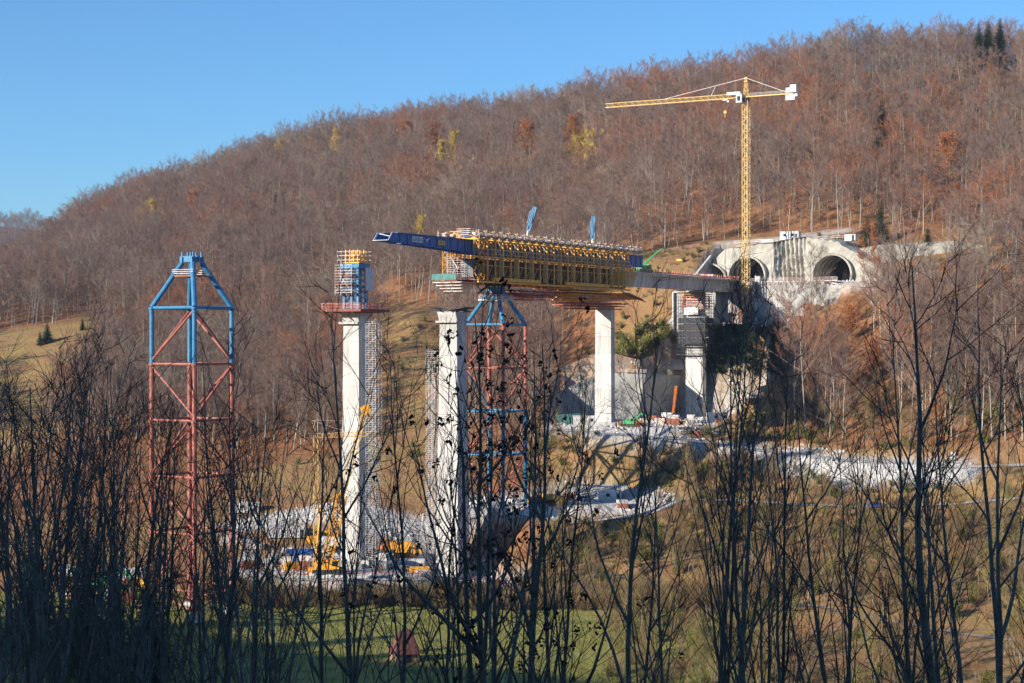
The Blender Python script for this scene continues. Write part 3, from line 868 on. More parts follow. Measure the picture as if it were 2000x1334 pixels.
stuff_instances('forest', rest_pts, [pair(K) for K in BEECH], 'leafless reddish-brown beech forest covering the whole hillside', 'forest', 0.5, 1.0, 0.07)
print('forest', len(rest), 'near', len(near))
# ------------------------------------------------------------------ bridge piers
def pier(label, s, zb, zt, wt_b, ws_b, wt_t, ws_t, cap=True, group='concrete bridge piers'):
    base = B(s, 0, zb)
    e = empty('bridge_pier', base, label, 'pier', None)
    m = MB()
    def ring(z, a, b): return [B(s+sy*b/2, sx*a/2, z) for sx, sy in ((-1,-1),(1,-1),(1,1),(-1,1))]
    lv = [(zb-2, wt_b, ws_b)]
    nseg = 10
    for i in range(1, nseg+1):
        f = i/nseg; lv.append((zb+(zt-zb)*f, wt_b+(wt_t-wt_b)*f**0.8, ws_b+(ws_t-ws_b)*f**0.8))
    rows = [ring(*l) for l in lv]
    k = 0
    for r in rows: m.v += [tuple(p) for p in r]
    for i in range(len(rows)-1):
        for j in range(4):
            j2 = (j+1) % 4
            m.f.append((i*4+j, i*4+j2, (i+1)*4+j2, (i+1)*4+j))
    m.f.append(tuple((len(rows)-1)*4+j for j in range(4)))
    sh = m.build('shaft', M_conc, e)
    # pour joints: thin recessed bands standing 2 cm proud
    j = MB()
    z = zb+5
    while z < zt-2:
        f = (z-zb)/(zt-zb); a = wt_b+(wt_t-wt_b)*f**0.8+.05; b = ws_b+(ws_t-ws_b)*f**0.8+.05
        j.box(B(s,0,z), W*a/2, U*b/2, Z*0.04); z += 5.0
    tag(j.build('pour_joint', M_conc2, sh), kind='stuff')
    if cap:
        c = MB()
        a, b = wt_t/2, ws_t/2
        lo = [B(s+sy*(b+.1), sx*(a+.15), zt) for sx, sy in ((-1,-1),(1,-1),(1,1),(-1,1))]
        hi = [B(s+sy*(b+1.0), sx*(a+.15), zt+2.3) for sx, sy in ((-1,-1),(1,-1),(1,1),(-1,1))]
        c.hexa(lo+hi)
        c.box(B(s-b-.5, 0, zt-.25), W*(a+.55), U*.6, Z*.22)
        c.box(B(s+b+.5, 0, zt-.25), W*(a+.55), U*.6, Z*.22)
        c.build('corbel', M_conc, e)
    f = MB(); f.box(B(s,0,zb-.6), W*(wt_b*.85), U*(ws_b*.95), Z*1.2); f.build('footing', M_conc2, e)
    return e
P2e = pier('pale concrete pier with blue climbing formwork on its head, right of the left tower', -39.6, -50, 4.4, 5.3, 3.9, 4.2, 3.2)
P3e = pier('tall pale concrete pier with dark plates on its head, left of the gantry tower', 0.8, -58.4, 5.1, 6.6, 5.4, 5.0, 4.2)
P4e = pier('slim pale concrete pier under the far end of the yellow gantry', 80.5, -23.5, 10.0, 5.3, 2.4, 5.0, 2.2, cap=False)
P5e = pier('shaded concrete pier in front of the cut wall, its top wrapped in scaffolding', 142, -25.5, 16.0, 6.0, 2.8, 5.6, 2.6, cap=False)
# dark steel plates on the open pier head
m = MB()
for t0, sg in ((-3.0, -1), (3.0, 1)):
    m.prism([B(-3.4, t0*0.4, 7.5), B(3.4, t0*0.4, 7.5), B(2.4, t0*1.75, 8.15), B(-2.6, t0*1.75, 8.15)], Z*0.22)
m.box(B(0,0,7.6), W*3.1, U*2.6, Z*0.16)
for q in (-1.8, 1.8):
    m.bar(B(q, -4.6, 7.2), B(q, 4.6, 7.3), 0.16)
tag(m.build('steel_plate_cover', M_dark, loc=B(0,0,7.4)), 'dark steel cover plates lying on the open head of the tall pier', 'cover plates')

# ------------------------------------------------------------------ falsework towers
def tower(label, s, zb, zA, zhead, blue_to, blue_from, lowtop=None):
    base = B(s, 0, zb)
    e = empty('falsework_tower', base, label, 'tower', 'tubular steel falsework towers')
    h = 5.5; step = 11.0
    def cn(k, z, q=h):
        sx, sy = ((-1,-1), (1,-1), (1,1), (-1,1))[k]; return B(s+sy*q, sx*q, z)
    rings = [zA]
    while rings[-1]-step > zb+3: rings.append(rings[-1]-step)
    for k in range(4):
        zs = [zA]+[r for r in rings[1:]]+[zb]
        for i in range(len(zs)-1):
            mid = (zs[i]+zs[i+1])/2
            mt = M_blue if (mid > blue_to or mid < blue_from) else M_red
            m = MB(); m.bar(cn(k, zs[i]), cn(k, zs[i+1]), 0.46, 10)
            leg = m.build('leg', mt, e, smooth=False)
            fl = MB(); fl.bar(cn(k, zs[i]-0.35), cn(k, zs[i]+0.1), 0.66, 10); fl.bar(cn(k, zs[i]-0.95), cn(k, zs[i]-.8), 0.6, 10)
            fl.build('flange', mt, leg)
        m = MB(); m.bar(cn(k, zA+.1), B(s+((-1,-1,1,1)[k])*1.3, (-1,1,1,-1)[k]*1.3, zhead-.7), 0.52, 10)
        m.build('raking_leg', M_blue, e)
    for i, z in enumerate(rings):
        m = MB()
        for k in range(4): m.bar(cn(k, z), cn((k+1) % 4, z), 0.26 if i else 0.33, 8)
        m.build('ring_beam', M_blue if i == 0 else M_red if z > blue_from else M_blue, e)
        zn = rings[i+1] if i+1 < len(rings) else zb
        for (a, b) in ((0,1), (0,3), (2,1), (2,3)):
            # corners 0 and 2 stand outermost seen from the camera, 1 and 3 in the middle
            if i % 2 == 1: p, q = cn(a, z-.4), cn(b, zn+.7)
            else: p, q = cn(b, z-.4), cn(a, zn+.7)
            m = MB(); m.bar(p, q, 0.25, 8)
            m.build('brace', M_blue if (i == 1 and (a, b) == (0,3)) else M_red, e)
    m = MB()
    m.box(B(s,0,zhead), W*1.75, U*0.3, Z*.62); m.box(B(s-1.2,0,zhead-.05), W*1.7, U*0.3, Z*.58); m.box(B(s+1.2,0,zhead-.05), W*1.7, U*0.3, Z*.58)
    m.box(B(s,-1.3,zhead-.1), W*0.3, U*1.8, Z*.5); m.box(B(s,1.3,zhead-.1), W*0.3, U*1.8, Z*.5)
    hd = m.build('head_frame', M_blue, e)
    m = MB()
    for a in (-1.4, 0, 1.4):
        for b in (-1.2, 1.2): m.bar(B(s+b, a, zhead+.55), B(s+b, a, zhead+1.35), 0.22, 8)
    m.build('jack', M_blue, hd)
    for k in range(4):
        f = MB(); p = cn(k, zb-.4); f.box(p, W*1.1, U*1.1, Z*.8); f.build('footing', M_conc, e)
    return e
def deck_platform(name_e, c, hs, ht, z, mt_floor, mt_rail, post=1.5, rails=3, hh=1.15, parent=None, thick=0.16, hole=None):
    """rectangular working platform with railings; returns floor and railing objects as parts"""
    m = MB()
    if hole:
        a, b = hole
        m.box(B(c-(hs+b)/2, 0, z), W*ht, U*(hs-b)/2, Z*thick); m.box(B(c+(hs+b)/2, 0, z), W*ht, U*(hs-b)/2, Z*thick)
        m.box(B(c, -(ht+a)/2, z), W*(ht-a)/2, U*b, Z*thick); m.box(B(c, (ht+a)/2, z), W*(ht-a)/2, U*b, Z*thick)
    else: m.box(B(c, 0, z), W*ht, U*hs, Z*thick)
    fl = m.build('floor', mt_floor, parent)
    cs = [B(c-hs,-ht,z+thick), B(c-hs,ht,z+thick), B(c+hs,ht,z+thick), B(c+hs,-ht,z+thick)]
    for k in range(4):
        r = MB(); rail_line(r, cs[k], cs[(k+1) % 4], hh, post, rails)
        r.build('railing', mt_rail, parent)
def rail_line(r, a, b, hh=1.1, post=1.5, rails=3, rr=0.05, board=True):
    L = (b-a).length; n_ = max(1, int(L/post))
    for i in range(n_+1): p = a.lerp(b, i/n_); r.bar(p, p+Z*hh, rr)
    d = (b-a).normalized(); side = d.cross(Z).normalized()
    for i in range(rails):
        z = hh*(i+1)/rails
        if board: r.box((a+b)/2+Z*(z-.08), d*L/2, side*0.025, Z*0.055)
        else: r.bar(a+Z*z, b+Z*z, rr*.8)
T1 = tower('free-standing red steel falsework tower with blue pyramid top, left of all the piers', -94, -53, 6.6, 16.3, -3.5, -99)
T2 = tower('red and blue steel falsework tower carrying the front of the yellow gantry', 21, -42.5, 4.3, 13.3, 3.0, -17.5)
# platforms on both towers
deck_platform('x', -94, 2.8, 2.8, 12.9, M_redo, M_rail, 1.2, parent=T1, hole=(2.0,2.0))
deck_platform('x', 21, 3.3, 3.3, 10.6, M_galv, M_rail, 1.2, parent=T2, hole=(2.2,2.2))
m = MB()
for (a, b) in ((-1.6,-1.4), (1.6,-1.4), (-1.6,1.4), (1.6,1.4)):
    m.box(B(21+b, a, 14.55), W*.5, U*.5, Z*.45)
m.bar(B(17.8,-3.6,12.2), B(20.5,-1.0,14.9), .3, 8); m.bar(B(17.8,3.4,12.0), B(20.5,2.0,14.9), .28, 8)
m.build('launching_shoe', M_dark, T2)

# ------------------------------------------------------------------ climbing formwork on the second pier
e = empty('climbing_formwork', B(-39.6,0,7.3), 'blue climbing formwork frame wrapped in white scaffolding on the left pier head', 'formwork')
s0 = -39.6
m = MB()
for a in (-1.9, 0.2, 1.9):
    for b in (-1.5, 1.5): m.box(B(s0+b, a, 12.0), W*.28, U*.28, Z*4.7)
mast_ = m.build('post', M_blue, e)
m = MB()
for b in (-1.55, 1.55):
    for i in range(7):
        z0 = 8+i*1.25
        m.bar(B(s0+b,-1.9,z0), B(s0+b,0.2,z0+1.25), .09); m.bar(B(s0+b,1.9,z0), B(s0+b,0.2,z0+1.25), .09)
for a in (-1.95, 1.95):
    for i in range(7):
        z0 = 8+i*1.25; m.bar(B(s0-1.5,a,z0), B(s0+1.5,a,z0+1.25), .09); m.bar(B(s0+1.5,a,z0), B(s0-1.5,a,z0+1.25), .09)
m.build('bracing', M_blue, e)
m = MB(); m.box(B(s0,0,16.9), W*2.5, U*2.1, Z*.55); m.box(B(s0,0,12.2), W*2.3, U*1.8, Z*.25); m.build('head_beam', M_blue, e)
m = MB(); m.box(B(s0+1.6,2.7,14.0), W*.06, U*1.5, Z*2.6); m.build('net', M_galv, e)
for (c_s, c_t, hs, ht, z0, z1, mt) in ((s0-2.7, -0.6, 1.0, 2.3, 10.9, 16.6, M_rail),):
    sc = MB()
    for a in np.linspace(-ht, ht, 4):
        for b in (-hs, hs): sc.bar(B(c_s+b, c_t+a, z0-.6), B(c_s+b, c_t+a, z1+.9), .055)
    z = z0
    while z < z1+.9:
        for b in (-hs, hs): sc.bar(B(c_s+b, c_t-ht, z), B(c_s+b, c_t+ht, z), .05)
        for a in (-ht, ht): sc.bar(B(c_s-hs, c_t+a, z), B(c_s+hs, c_t+a, z), .05)
        z += .62
    sc.bar(B(c_s-hs,c_t-ht,z0), B(c_s-hs,c_t+ht,z1), .04); sc.bar(B(c_s-hs,c_t+ht,z0), B(c_s-hs,c_t-ht,z1), .04)
    sc.build('scaffold', M_rail, e)
    f = MB()
    for zz in (z0, z0+2, z0+4): f.box(B(c_s, c_t, zz), W*ht, U*hs, Z*.06)
    f.build('scaffold_board', M_bwood, e)
m = MB()
for a in (-1.7, -.6, .5, 1.6):
    for b in (-1.2, 1.2): m.box(B(s0+b, a, 19.0), W*.13, U*.13, Z*1.6); m.bar(B(s0+b,a-.35,18.4), B(s0+b,a+.35,19.6), .07)
m.box(B(s0,0,17.7), W*2.2, U*1.5, Z*.12)
m.build('spindle', M_yel, e)
m = MB()
for z in (18.3, 19.3, 20.2):
    for b in (-2.2, 2.0): m.bar(B(s0+b,-3.4,z), B(s0+b,2.9,z), .07)
    m.bar(B(s0-2.2,-3.4,z), B(s0+2.0,-3.4,z), .06)
for a in (-3.4,-2.3,-1.2): m.bar(B(s0-2.2,a,17.6), B(s0-2.2,a,20.5), .06)
m.bar(B(s0-2.2,-3.4,19.3), B(s0-2.2,-2.0,17.5), .05)
m.build('guard_rail', M_rail, e)
e = empty('work_platform', B(-39.6,0,7.2), 'square work platform with red and white railings around the head of the left pier', 'platform')
deck_platform('x', -39.6, 5.5, 5.5, 6.95, M_bwood, M_rred, 1.6, 4, 1.35, parent=e, hole=(2.4,1.9), thick=0.28)
m = MB()
for a in (-4, -1.5, 1.5, 4): m.bar(B(-46.3, a, 6.5), B(-35.7, a, 6.5), .16)
for q in (-2.2, 2.2):
    m.bar(B(-46, q, 6.4), B(-43.2, q, 4.6), .12); m.bar(B(-36, q, 6.4), B(-38.8, q, 4.6), .12)
m.build('joist', M_bwood, e)

# ------------------------------------------------------------------ scaffold stair towers
def stair_tower(label, c, z0, z1, a=1.35, b=1.2, dx=W, dy=U):
    e = empty('scaffold_stair_tower', Vector((c.x, c.y, z0)), label, 'stair tower')
    m = MB()
    def q(i, j, z): return Vector((c.x, c.y, z)) + dx*a*i + dy*b*j
    for i in (-1, -.35, .35, 1):
        for j in (-1, 0, 1): m.bar(q(i,j,z0), q(i,j,z1+1), .05)
    m.build('standard', M_galv, e)
    l = MB(); st = MB(); z = z0; k = 0
    while z < z1:
        for zz in (z, z+1.0):
            l.bar(q(-1,-1,zz), q(1,-1,zz), .035); l.bar(q(-1,1,zz), q(1,1,zz), .035); l.bar(q(-1,-1,zz), q(-1,1,zz), .035); l.bar(q(1,-1,zz), q(1,1,zz), .035); l.bar(q(-1,-1,zz+.5), q(1,-1,zz+.5), .025); l.bar(q(-1,1,zz+.5), q(1,1,zz+.5), .025)
        sg = 1 if k % 2 else -1
        st.hexa([q(-sg*.95,-.6,z), q(-sg*.95,0,z), q(-sg*.95,0,z+.04), q(-sg*.95,-.6,z+.04), q(sg*.95,-.6,z+1.95), q(sg*.95,0,z+1.95), q(sg*.95,0,z+1.99), q(sg*.95,-.6,z+1.99)])
        l.bar(q(-1,-1,z), q(1,-1,z+2), .03); l.bar(q(1,1,z), q(1,-1,z+2), .03)
        z += 2; k += 1
    l.build('ledger', M_galv, e); st.build('stair_flight', M_galv, e)
    return e
stair_tower('tall galvanised scaffold stair tower standing against the right side of the left pier', P(730, 1090, 381.0), -51, 3.5)
stair_tower('shorter scaffold stair tower seen just left of the tall middle pier', P(846, 1010, 424), -48, -3.0)

# ------------------------------------------------------------------ launching gantry (yellow and navy)
G = empty('launching_gantry', B(45,0,15), 'long yellow and navy launching gantry with hanging formwork above a steel tower', 'gantry')
m = MB()
def zt_(s): return 25.1
def zb_(s): return 22.9 - 1.0*min(1, max(0, (s+27)/28))
for t0 in (-1.9, 1.9):
    top = []; bot = []
    prof = [(-28.0, 25.1), (100.5, 25.1), (100.5, 21.9), (8.0, 21.9), (-29.7, 23.2)]
    m.prism([B(s, t0-.16, z) for s, z in prof], W*.32)
for t0 in (-1.9, 1.9):
    m.box(B(37, t0, 25.15), W*.45, U*63.3, Z*.09); m.box(B(50.7, t0, 21.85), W*.45, U*49.8, Z*.09)
gird = m.build('main_girder', M_navy, G)
m = MB()
for s in np.arange(-25, 100, 3.1):
    m = MB(); m.box(B(s, 2.12, (25.0+zb_(s))/2), W*.07, U*.05, Z*((24.9-zb_(s))/2)); m.build('stiffener', M_navy, gird)
m = MB()
for s in np.arange(-24, 100, 6.2):
    m.bar(B(s,-1.8,24.6), B(s,1.8,24.6), .12); m.bar(B(s,-1.8,24.6), B(s+6,1.8,24.6), .1); m.bar(B(s,-1.8,22.8), B(s,1.8,22.8), .12)
m.build('cross_brace', M_navy, gird)
m = MB()
for t0 in (-2.1, 2.1): m.bar(B(-29.8, t0, 23.2), B(-28.1, t0, 25.15), .07)
m.bar(B(-29.0, 2.1, 24.2), B(-28.6, -1.2, 24.9), .1); m.bar(B(-30.0,-2.1,23.3), B(-30.0,2.1,23.3), .08)
m.build('nose_frame', M_white, gird)
# sign panels on the nose web
def panel_on_web(s, w, z, h, mt, name, t0=2.19):
    q = MB(); q.box(B(s, t0, z), W*.02, U*w/2, Z*h/2); return q.build(name, mt, gird)
pn = panel_on_web(-17.9, 4.6, 24.0, 1.35, M_white, 'sign_panel')
q = MB()
for dz in (0.28, -0.05, -0.33):
    for k in range(5):
        q.box(B(-19.6+k*.85, 2.225, 24.0+dz), W*.01, U*(.30 if k % 2 else .36), Z*.075)
q.box(B(-17.35, 2.225, 24.1), W*.01, U*.06, Z*.55)
q.build('lettering', M_navy, pn)
q = MB()
q.prism([B(-15.2,2.2,24.5), B(-14.2,2.2,24.15), B(-12.6,2.2,24.75), B(-12.9,2.2,24.4), B(-13.7,2.2,23.95), B(-13.9,2.2,23.3), B(-14.2,2.2,23.95)], W*.02)
q.build('white_emblem', M_white, gird)
pn = panel_on_web(-7.6, 3.1, 23.7, 1.1, M_yel, 'sign_panel'); 
q = MB(); q.box(B(-7.6,2.225,23.7), W*.01, U*.09, Z*.45); q.box(B(-8.3,2.225,23.7), W*.01, U*.22, Z*.3); q.box(B(-6.9,2.225,23.7), W*.01, U*.22, Z*.3)
q.build('emblem', M_navy, pn)
# transverse yellow frames every 3.7 m: lattice at both ends, solid posts between
ss = list(np.arange(5.5, 86, 3.72))
for i, s in enumerate(ss):
    m = MB()
    ends = i < 1
    m.box(B(s,0,25.5), W*5.6, U*.16, Z*.28)
    for sg in (-1, 1):
        if ends:
            lattice(m, B(s, sg*4.6, 15.2), B(s, sg*4.6, 25.3), 1.5, 2.4, 5, .11, .07, up=U)
        else:
            m.box(B(s, sg*4.75, 20.2), W*.16, U*.22, Z*5.1)
            m.bar(B(s, sg*4.7, 23.4), B(s, sg*3.0, 25.3), .12)
            m.box(B(s, sg*4.2, 20.7), W*.6, U*.1, Z*.12); m.box(B(s, sg*4.2, 16.5), W*.6, U*.1, Z*.12)
    m.build('yellow_frame', M_yel, G)
    if i % 2 == 0 and i > 0:
        m = MB(); lattice(m, B(s+1.85, 5.15, 15.5), B(s+1.85, 5.15, 21.2), .55, .5, 5, .07, .05, up=U); m.build('hanger', M_yelp, G)
        m = MB(); m.bar(B(s+1.85, 5.15, 21.2), B(s+1.85, 4.9, 25.2), .09); m.build('tie_rod', M_galv, G)
m = MB()
for sg in (-1, 1):
    m.box(B(45.5, sg*4.9, 24.9), W*.16, U*41, Z*.2); m.box(B(45.5, sg*4.9, 20.9), W*.35, U*41, Z*.13)
    m.box(B(45.5, sg*4.9, 18.9), W*.08, U*41, Z*.08)
    n_ = 44
    for i in range(n_):
        a = 4.6+82*i/n_; b = 4.6+82*(i+1)/n_
        m.bar(B(a, sg*5.05, 20.9 if i % 2 else 21.7), B(b, sg*5.05, 21.7 if i % 2 else 20.9), .07, cap=False)
    m.bar(B(4.6, sg*5.05, 21.75), B(86.6, sg*5.05, 21.75), .08)
for sg in (-1, 1):
    for i in range(22):
        a = 5.5+3.72*i
        m.bar(B(a, sg*4.95, 24.6 if i % 2 else 21.8), B(a+3.72, sg*4.95, 21.8 if i % 2 else 24.6), .10, cap=False)
        m.bar(B(a+1.86, sg*4.9, 21.2), B(a+1.86, sg*4.9, 24.8), .10, cap=False)
        m.bar(B(a, sg*5.0, 16.2), B(a+1.86, sg*5.0, 18.8), .07, cap=False)
    m.box(B(45.5, sg*4.95, 14.75), W*.22, U*41, Z*.22)
    m.box(B(45.5, sg*4.95, 22.9), W*.05, U*41, Z*.09)
m.build('longitudinal_beam', M_yel, G)
for a, b in ((11, 34), (48, 73)):
    m = MB(); m.box(B((a+b)/2, 5.25, 15.5), W*.3, U*(b-a)/2, Z*.45)
    for s in np.arange(a+.5, b, 2.2): m.box(B(s, 5.27, 15.5), W*.36, U*.05, Z*.42)
    m.build('bottom_beam', M_yel, G)
m = MB(); m.box(B(45,-5.25,15.5), W*.3, U*38, Z*.4); m.build('bottom_beam', M_yel, G)
# formwork panels behind the frames
for i, s in enumerate(ss[:-1]):
    for sg in (-1, 1):
        m = MB(); c = B(s+1.86, sg*3.6, 18.1)
        m.box(c, W*.1, U*1.72, Z*2.05)
        for dz in (-1.4, -.5, .5, 1.4): m.box(c+W*sg*.18+Z*dz, W*.07, U*1.7, Z*.09)
        for du in (-1.1, 0, 1.1): m.box(c+W*sg*.28+U*du, W*.05, U*.08, Z*2.0)
        m.build('formwork_panel', M_ply, G)
m = MB(); m.box(B(45,0,15.4), W*3.6, U*40.5, Z*.2); m.box(B(45,0,20.3), W*4.4, U*40.5, Z*.12)
for s in ss: m.box(B(s,0,15.0), W*4.4, U*.15, Z*.2)
m.build('soffit_form', M_bwood, G)
# rear closed end: sloping yellow slats
m = MB()
for i in range(14):
    a = 74+i*1.0
    m.bar(B(a, 5.3, 15.3), B(a+4.5, 5.0, 21.0), .12)
for i in range(9):
    m.box(B(80+i*1.0, 1.0, 13.6-.18*i), W*7.3, U*.18, Z*.14)
for q in (-5,-1,3,7): m.bar(B(78,q,13.9), B(90,q,12.0), .16)
m.build('rear_slats', M_yel, G)
m = MB(); m.box(B(84,-3,12.6), W*3.2, U*7, Z*.12); m.prism([B(77,8.4,12.9), B(90,8.4,11.2), B(92,5.5,12.4), B(80,5.5,14.3)], Z*.15); m.build('rear_deck', M_bwood, G)
# roof walkways: one module per bay on the right edge and the left edge
for i, s in enumerate(list(np.arange(3.0, 92, 3.72))):
    for sg in (1, -1):
        wk = MB(); wk.box(B(s+1.8, sg*4.6, 26.0), W*1.1, U*1.75, Z*.07)
        wk.bar(B(s, sg*3.2, 25.9), B(s, sg*5.9, 25.9), .1)
        w_ = wk.build('roof_walkway', M_wood, G)
        r = MB()
        rail_line(r, B(s+.1, sg*5.75, 26.05), B(s+3.5, sg*5.75, 26.05), 1.05, 1.7, 3, .05)
        r.bar(B(s+.2, sg*4.2, 26), B(s+2.0, sg*4.2, 27.3+.3*(i % 2)), .07); r.bar(B(s+2.0, sg*4.2, 27.3+.3*(i % 2)), B(s+2.4, sg*4.2, 26), .07)
        r.box(B(s+1.8, sg*5.85, 26.25), W*.04, U*1.7, Z*.16); r.box(B(s+1.8, sg*5.85, 26.9), W*.04, U*1.5, Z*.09)
        r.box(B(s+1.0, sg*4.4, 26.5), W*.5, U*.7, Z*.3); r.bar(B(s+.1, sg*6.2, 25.2), B(s+.1, sg*5.9, 27.5), .13); r.bar(B(s+.1,sg*6.0,27.3), B(s+2.9,sg*5.9,26.6), .10)
        r.build('railing', M_rail, w_)
        r = MB(); r.bar(B(s+3.2, sg*5.9, 25.2), B(s+3.2, sg*5.9, 27.2), .12); r.bar(B(s+3.2, sg*5.9, 27.2), B(s+3.2, sg*3.4, 26.2), .1); r.bar(B(s+.1,sg*6.0,25.3), B(s+3.6,sg*6.0,25.3), .12); r.build('bracket', M_yelp, w_)
for i, s in enumerate(ss):
    if i % 2 == 0:
        m = MB(); z1 = 27.3 if i < 16 else 26.9
        m.tube([B(s,-4.4,25.8), B(s,-4.0,z1), B(s,4.0,z1), B(s,4.4,25.8)], .12, 4)
        for q in (-2.6, 0, 2.6): m.bar(B(s,q-1,25.8), B(s,q,z1), .08); m.bar(B(s,q,z1), B(s,q+1,25.8), .08)
        m.build('portal_frame', M_yel, G)
m = MB(); m.bar(B(-1,4.1,25.8), B(6,4.1,26.6), .12); m.bar(B(-8,-1.5,25.6), B(2,-1.5,26.4), .12); m.bar(B(0,1.5,25.2), B(1.0,1.5,26.9), .12); m.bar(B(2,1.5,25.2), B(1.0,1.5,26.9), .12)
m.build('front_davit', M_yel, G)
m = MB(); m.box(B(5.5, 1.2, 26.6), W*.9, U*.8, Z*.75); m.build('control_box', M_navy, G)
m = MB(); rail_line(m, B(4.2,3.0,26.0), B(4.2,-1.0,26.0), 1.9, 1.0, 4); rail_line(m, B(4.2,3.0,26.0), B(8,3.0,26.0), 1.9, 1.0, 4); m.build('railing', M_rail, G)
# hanging lower platforms
def hang(s0_, s1_, t0_, t1_, z, layers=2, mt=M_rred, ends=True):
    m = MB(); m.box(B((s0_+s1_)/2, (t0_+t1_)/2, z), W*abs(t1_-t0_)/2, U*abs(s1_-s0_)/2, Z*.12)
    for s in np.arange(s0_+.3, s1_, 2.4):
        m.bar(B(s,t0_,z-.25), B(s,t1_,z-.25), .12); m.bar(B(s,t1_-.3,z), B(s,t1_-.8,z+3), .07)
    f = m.build('lower_walkway', M_bwood, G)
    r = MB()
    for (a, b) in ((B(s0_,t1_,z+.1), B(s1_,t1_,z+.1)), (B(s0_,t0_,z+.1), B(s0_,t1_,z+.1)), (B(s0_,t0_,z+.1), B(s1_,t0_,z+.1)), (B(s1_,t0_,z+.1), B(s1_,t1_,z+.1))):
        rail_line(r, a, b, 1.25, 1.9, 3, .055)
    r.build('railing', mt, f)
hang(1.2, 9, -6.2, 1.0, 14.9, mt=M_rail); 
hang(24, 43, -4.8, 5.6, 12.2)
hang(50, 74, -5.0, 5.5, 13.2)
def tiers(s0_, s1_, t0_, t1_, z0_, n_, mt):
    m = MB()
    for i in range(n_):
        z = z0_-.72*i; a, b = s0_+.9*i, s1_-.9*i; c, d = t0_+.5*i, t1_-.5*i
        for (p, q) in ((B(a,d,z), B(b,d,z)), (B(a,c,z), B(a,d,z)), (B(a,c,z), B(b,c,z))):
            dd = (q-p); L = dd.length; dd.normalize(); k_ = max(1, int(L/2.2))
            for j in range(k_): m.box(p+dd*L*(j+.5)/k_+Z*rgt.uniform(-.05,.05), dd*(L/k_*.47), dd.cross(Z)*.12, Z*.10)
        for s in np.arange(a+.6, b, 2.6): m.bar(B(s,c,z-.12), B(s,d,z-.12), .07)
    m.build('stepped_walkway', mt, G)
rgt = random.Random(12)
tiers(1.4, 10, -6.4, 2.0, 14.6, 4, M_rail); tiers(25, 45, -5.0, 5.8, 13.2, 4, M_rred); tiers(49, 78, -5.4, 7.0, 14.2, 5, M_yel); tiers(52, 80, -4, 7.4, 12.2, 4, M_rred); tiers(57, 82, -3, 6.6, 10.6, 3, M_redo)
# front face: net apron and scaffold stair
m = MB(); m.box(B(1.0,-2.8,15.9), W*3.6, U*.04, Z*.75); m.build('net_apron', M_teal, G)
m = MB()
for z in np.arange(15.6, 21.5, .55): m.bar(B(3.2,-3.4,z), B(3.2,1.9,z), .05)
for t0 in np.arange(-3.4, 2.0, 1.05): m.bar(B(3.2,t0,15.3), B(3.2,t0,21.8), .06)
m.bar(B(3.1,-2.4,15.6), B(3.1,-.3,18.4), .12); m.bar(B(3.1,-.3,18.4), B(3.1,-2.4,21.2), .12); m.bar(B(3.1,-1.8,15.6), B(3.1,.3,18.4), .08)
m.build('scaffold_stair', M_rail, G)
m = MB(); m.box(B(4.2,-2.6,18.3), W*.9, U*.1, Z*2.6); m.box(B(4.2,2.1,17.9), W*1.9, U*.1, Z*2.2); m.build('bulkhead_form', M_dark, G)
m = MB()
for t0 in np.arange(.6, 3.8, .28): m.bar(B(4.0,t0,15.9), B(4.0,t0,19.8), .03)
for z in np.arange(16, 20, .3): m.bar(B(3.95,.5,z), B(3.95,3.9,z), .03)
m.build('rebar_mesh', M_galv, G)

# blue folded placing booms standing on the gantry roof
def boom(label, s, t, z0, lean_t, lean_s, L):
    b0 = B(s, t, z0)
    e = empty('placing_boom', b0, label, 'placing boom', 'blue concrete placing booms on the gantry')
    d = (Z + W*lean_t + U*lean_s).normalized()
    m = MB(); m.bar(b0-Z*1.2, b0+d*1.6, .28, 8); m.box(b0-Z*.6, W*1.0, U*1.0, Z*.12); m.build('pedestal', M_white, e)
    sd = d.cross(U).normalized()
    m = MB()
    for k, (o, a, b) in enumerate(((-.66, 1.2, L), (-.2, 1.8, L), (.26, 1.5, L*.97), (.72, 3.0, L*.86))):
        m.box(b0+d*(a+b)/2+sd*o, sd*(.13-.01*k), d.cross(sd)*(.3), d*(b-a)/2)
    m.bar(b0+d*L+sd*-.7, b0+d*L+sd*.55, .16, 8); m.bar(b0+d*1.5+sd*-.6, b0+d*1.5+sd*.7, .16, 8)
    m.build('folded_arm', M_blue, e)
    m = MB(); m.tube([b0+d*1.2+sd*.1+U*-.3, b0+d*L*.5+sd*-.7+U*-.4, b0+d*L+sd*-.4+U*-.3], .05, 5); m.build('hose', M_dark, e)
boom('leaning blue concrete placing boom standing folded near the middle of the gantry roof', 36.5, 0, 28.0, .30, 0.05, 7.6)
boom('upright blue concrete placing boom standing folded near the rear of the gantry roof', 71.0, 1.0, 27.3, .035, .02, 7.6)

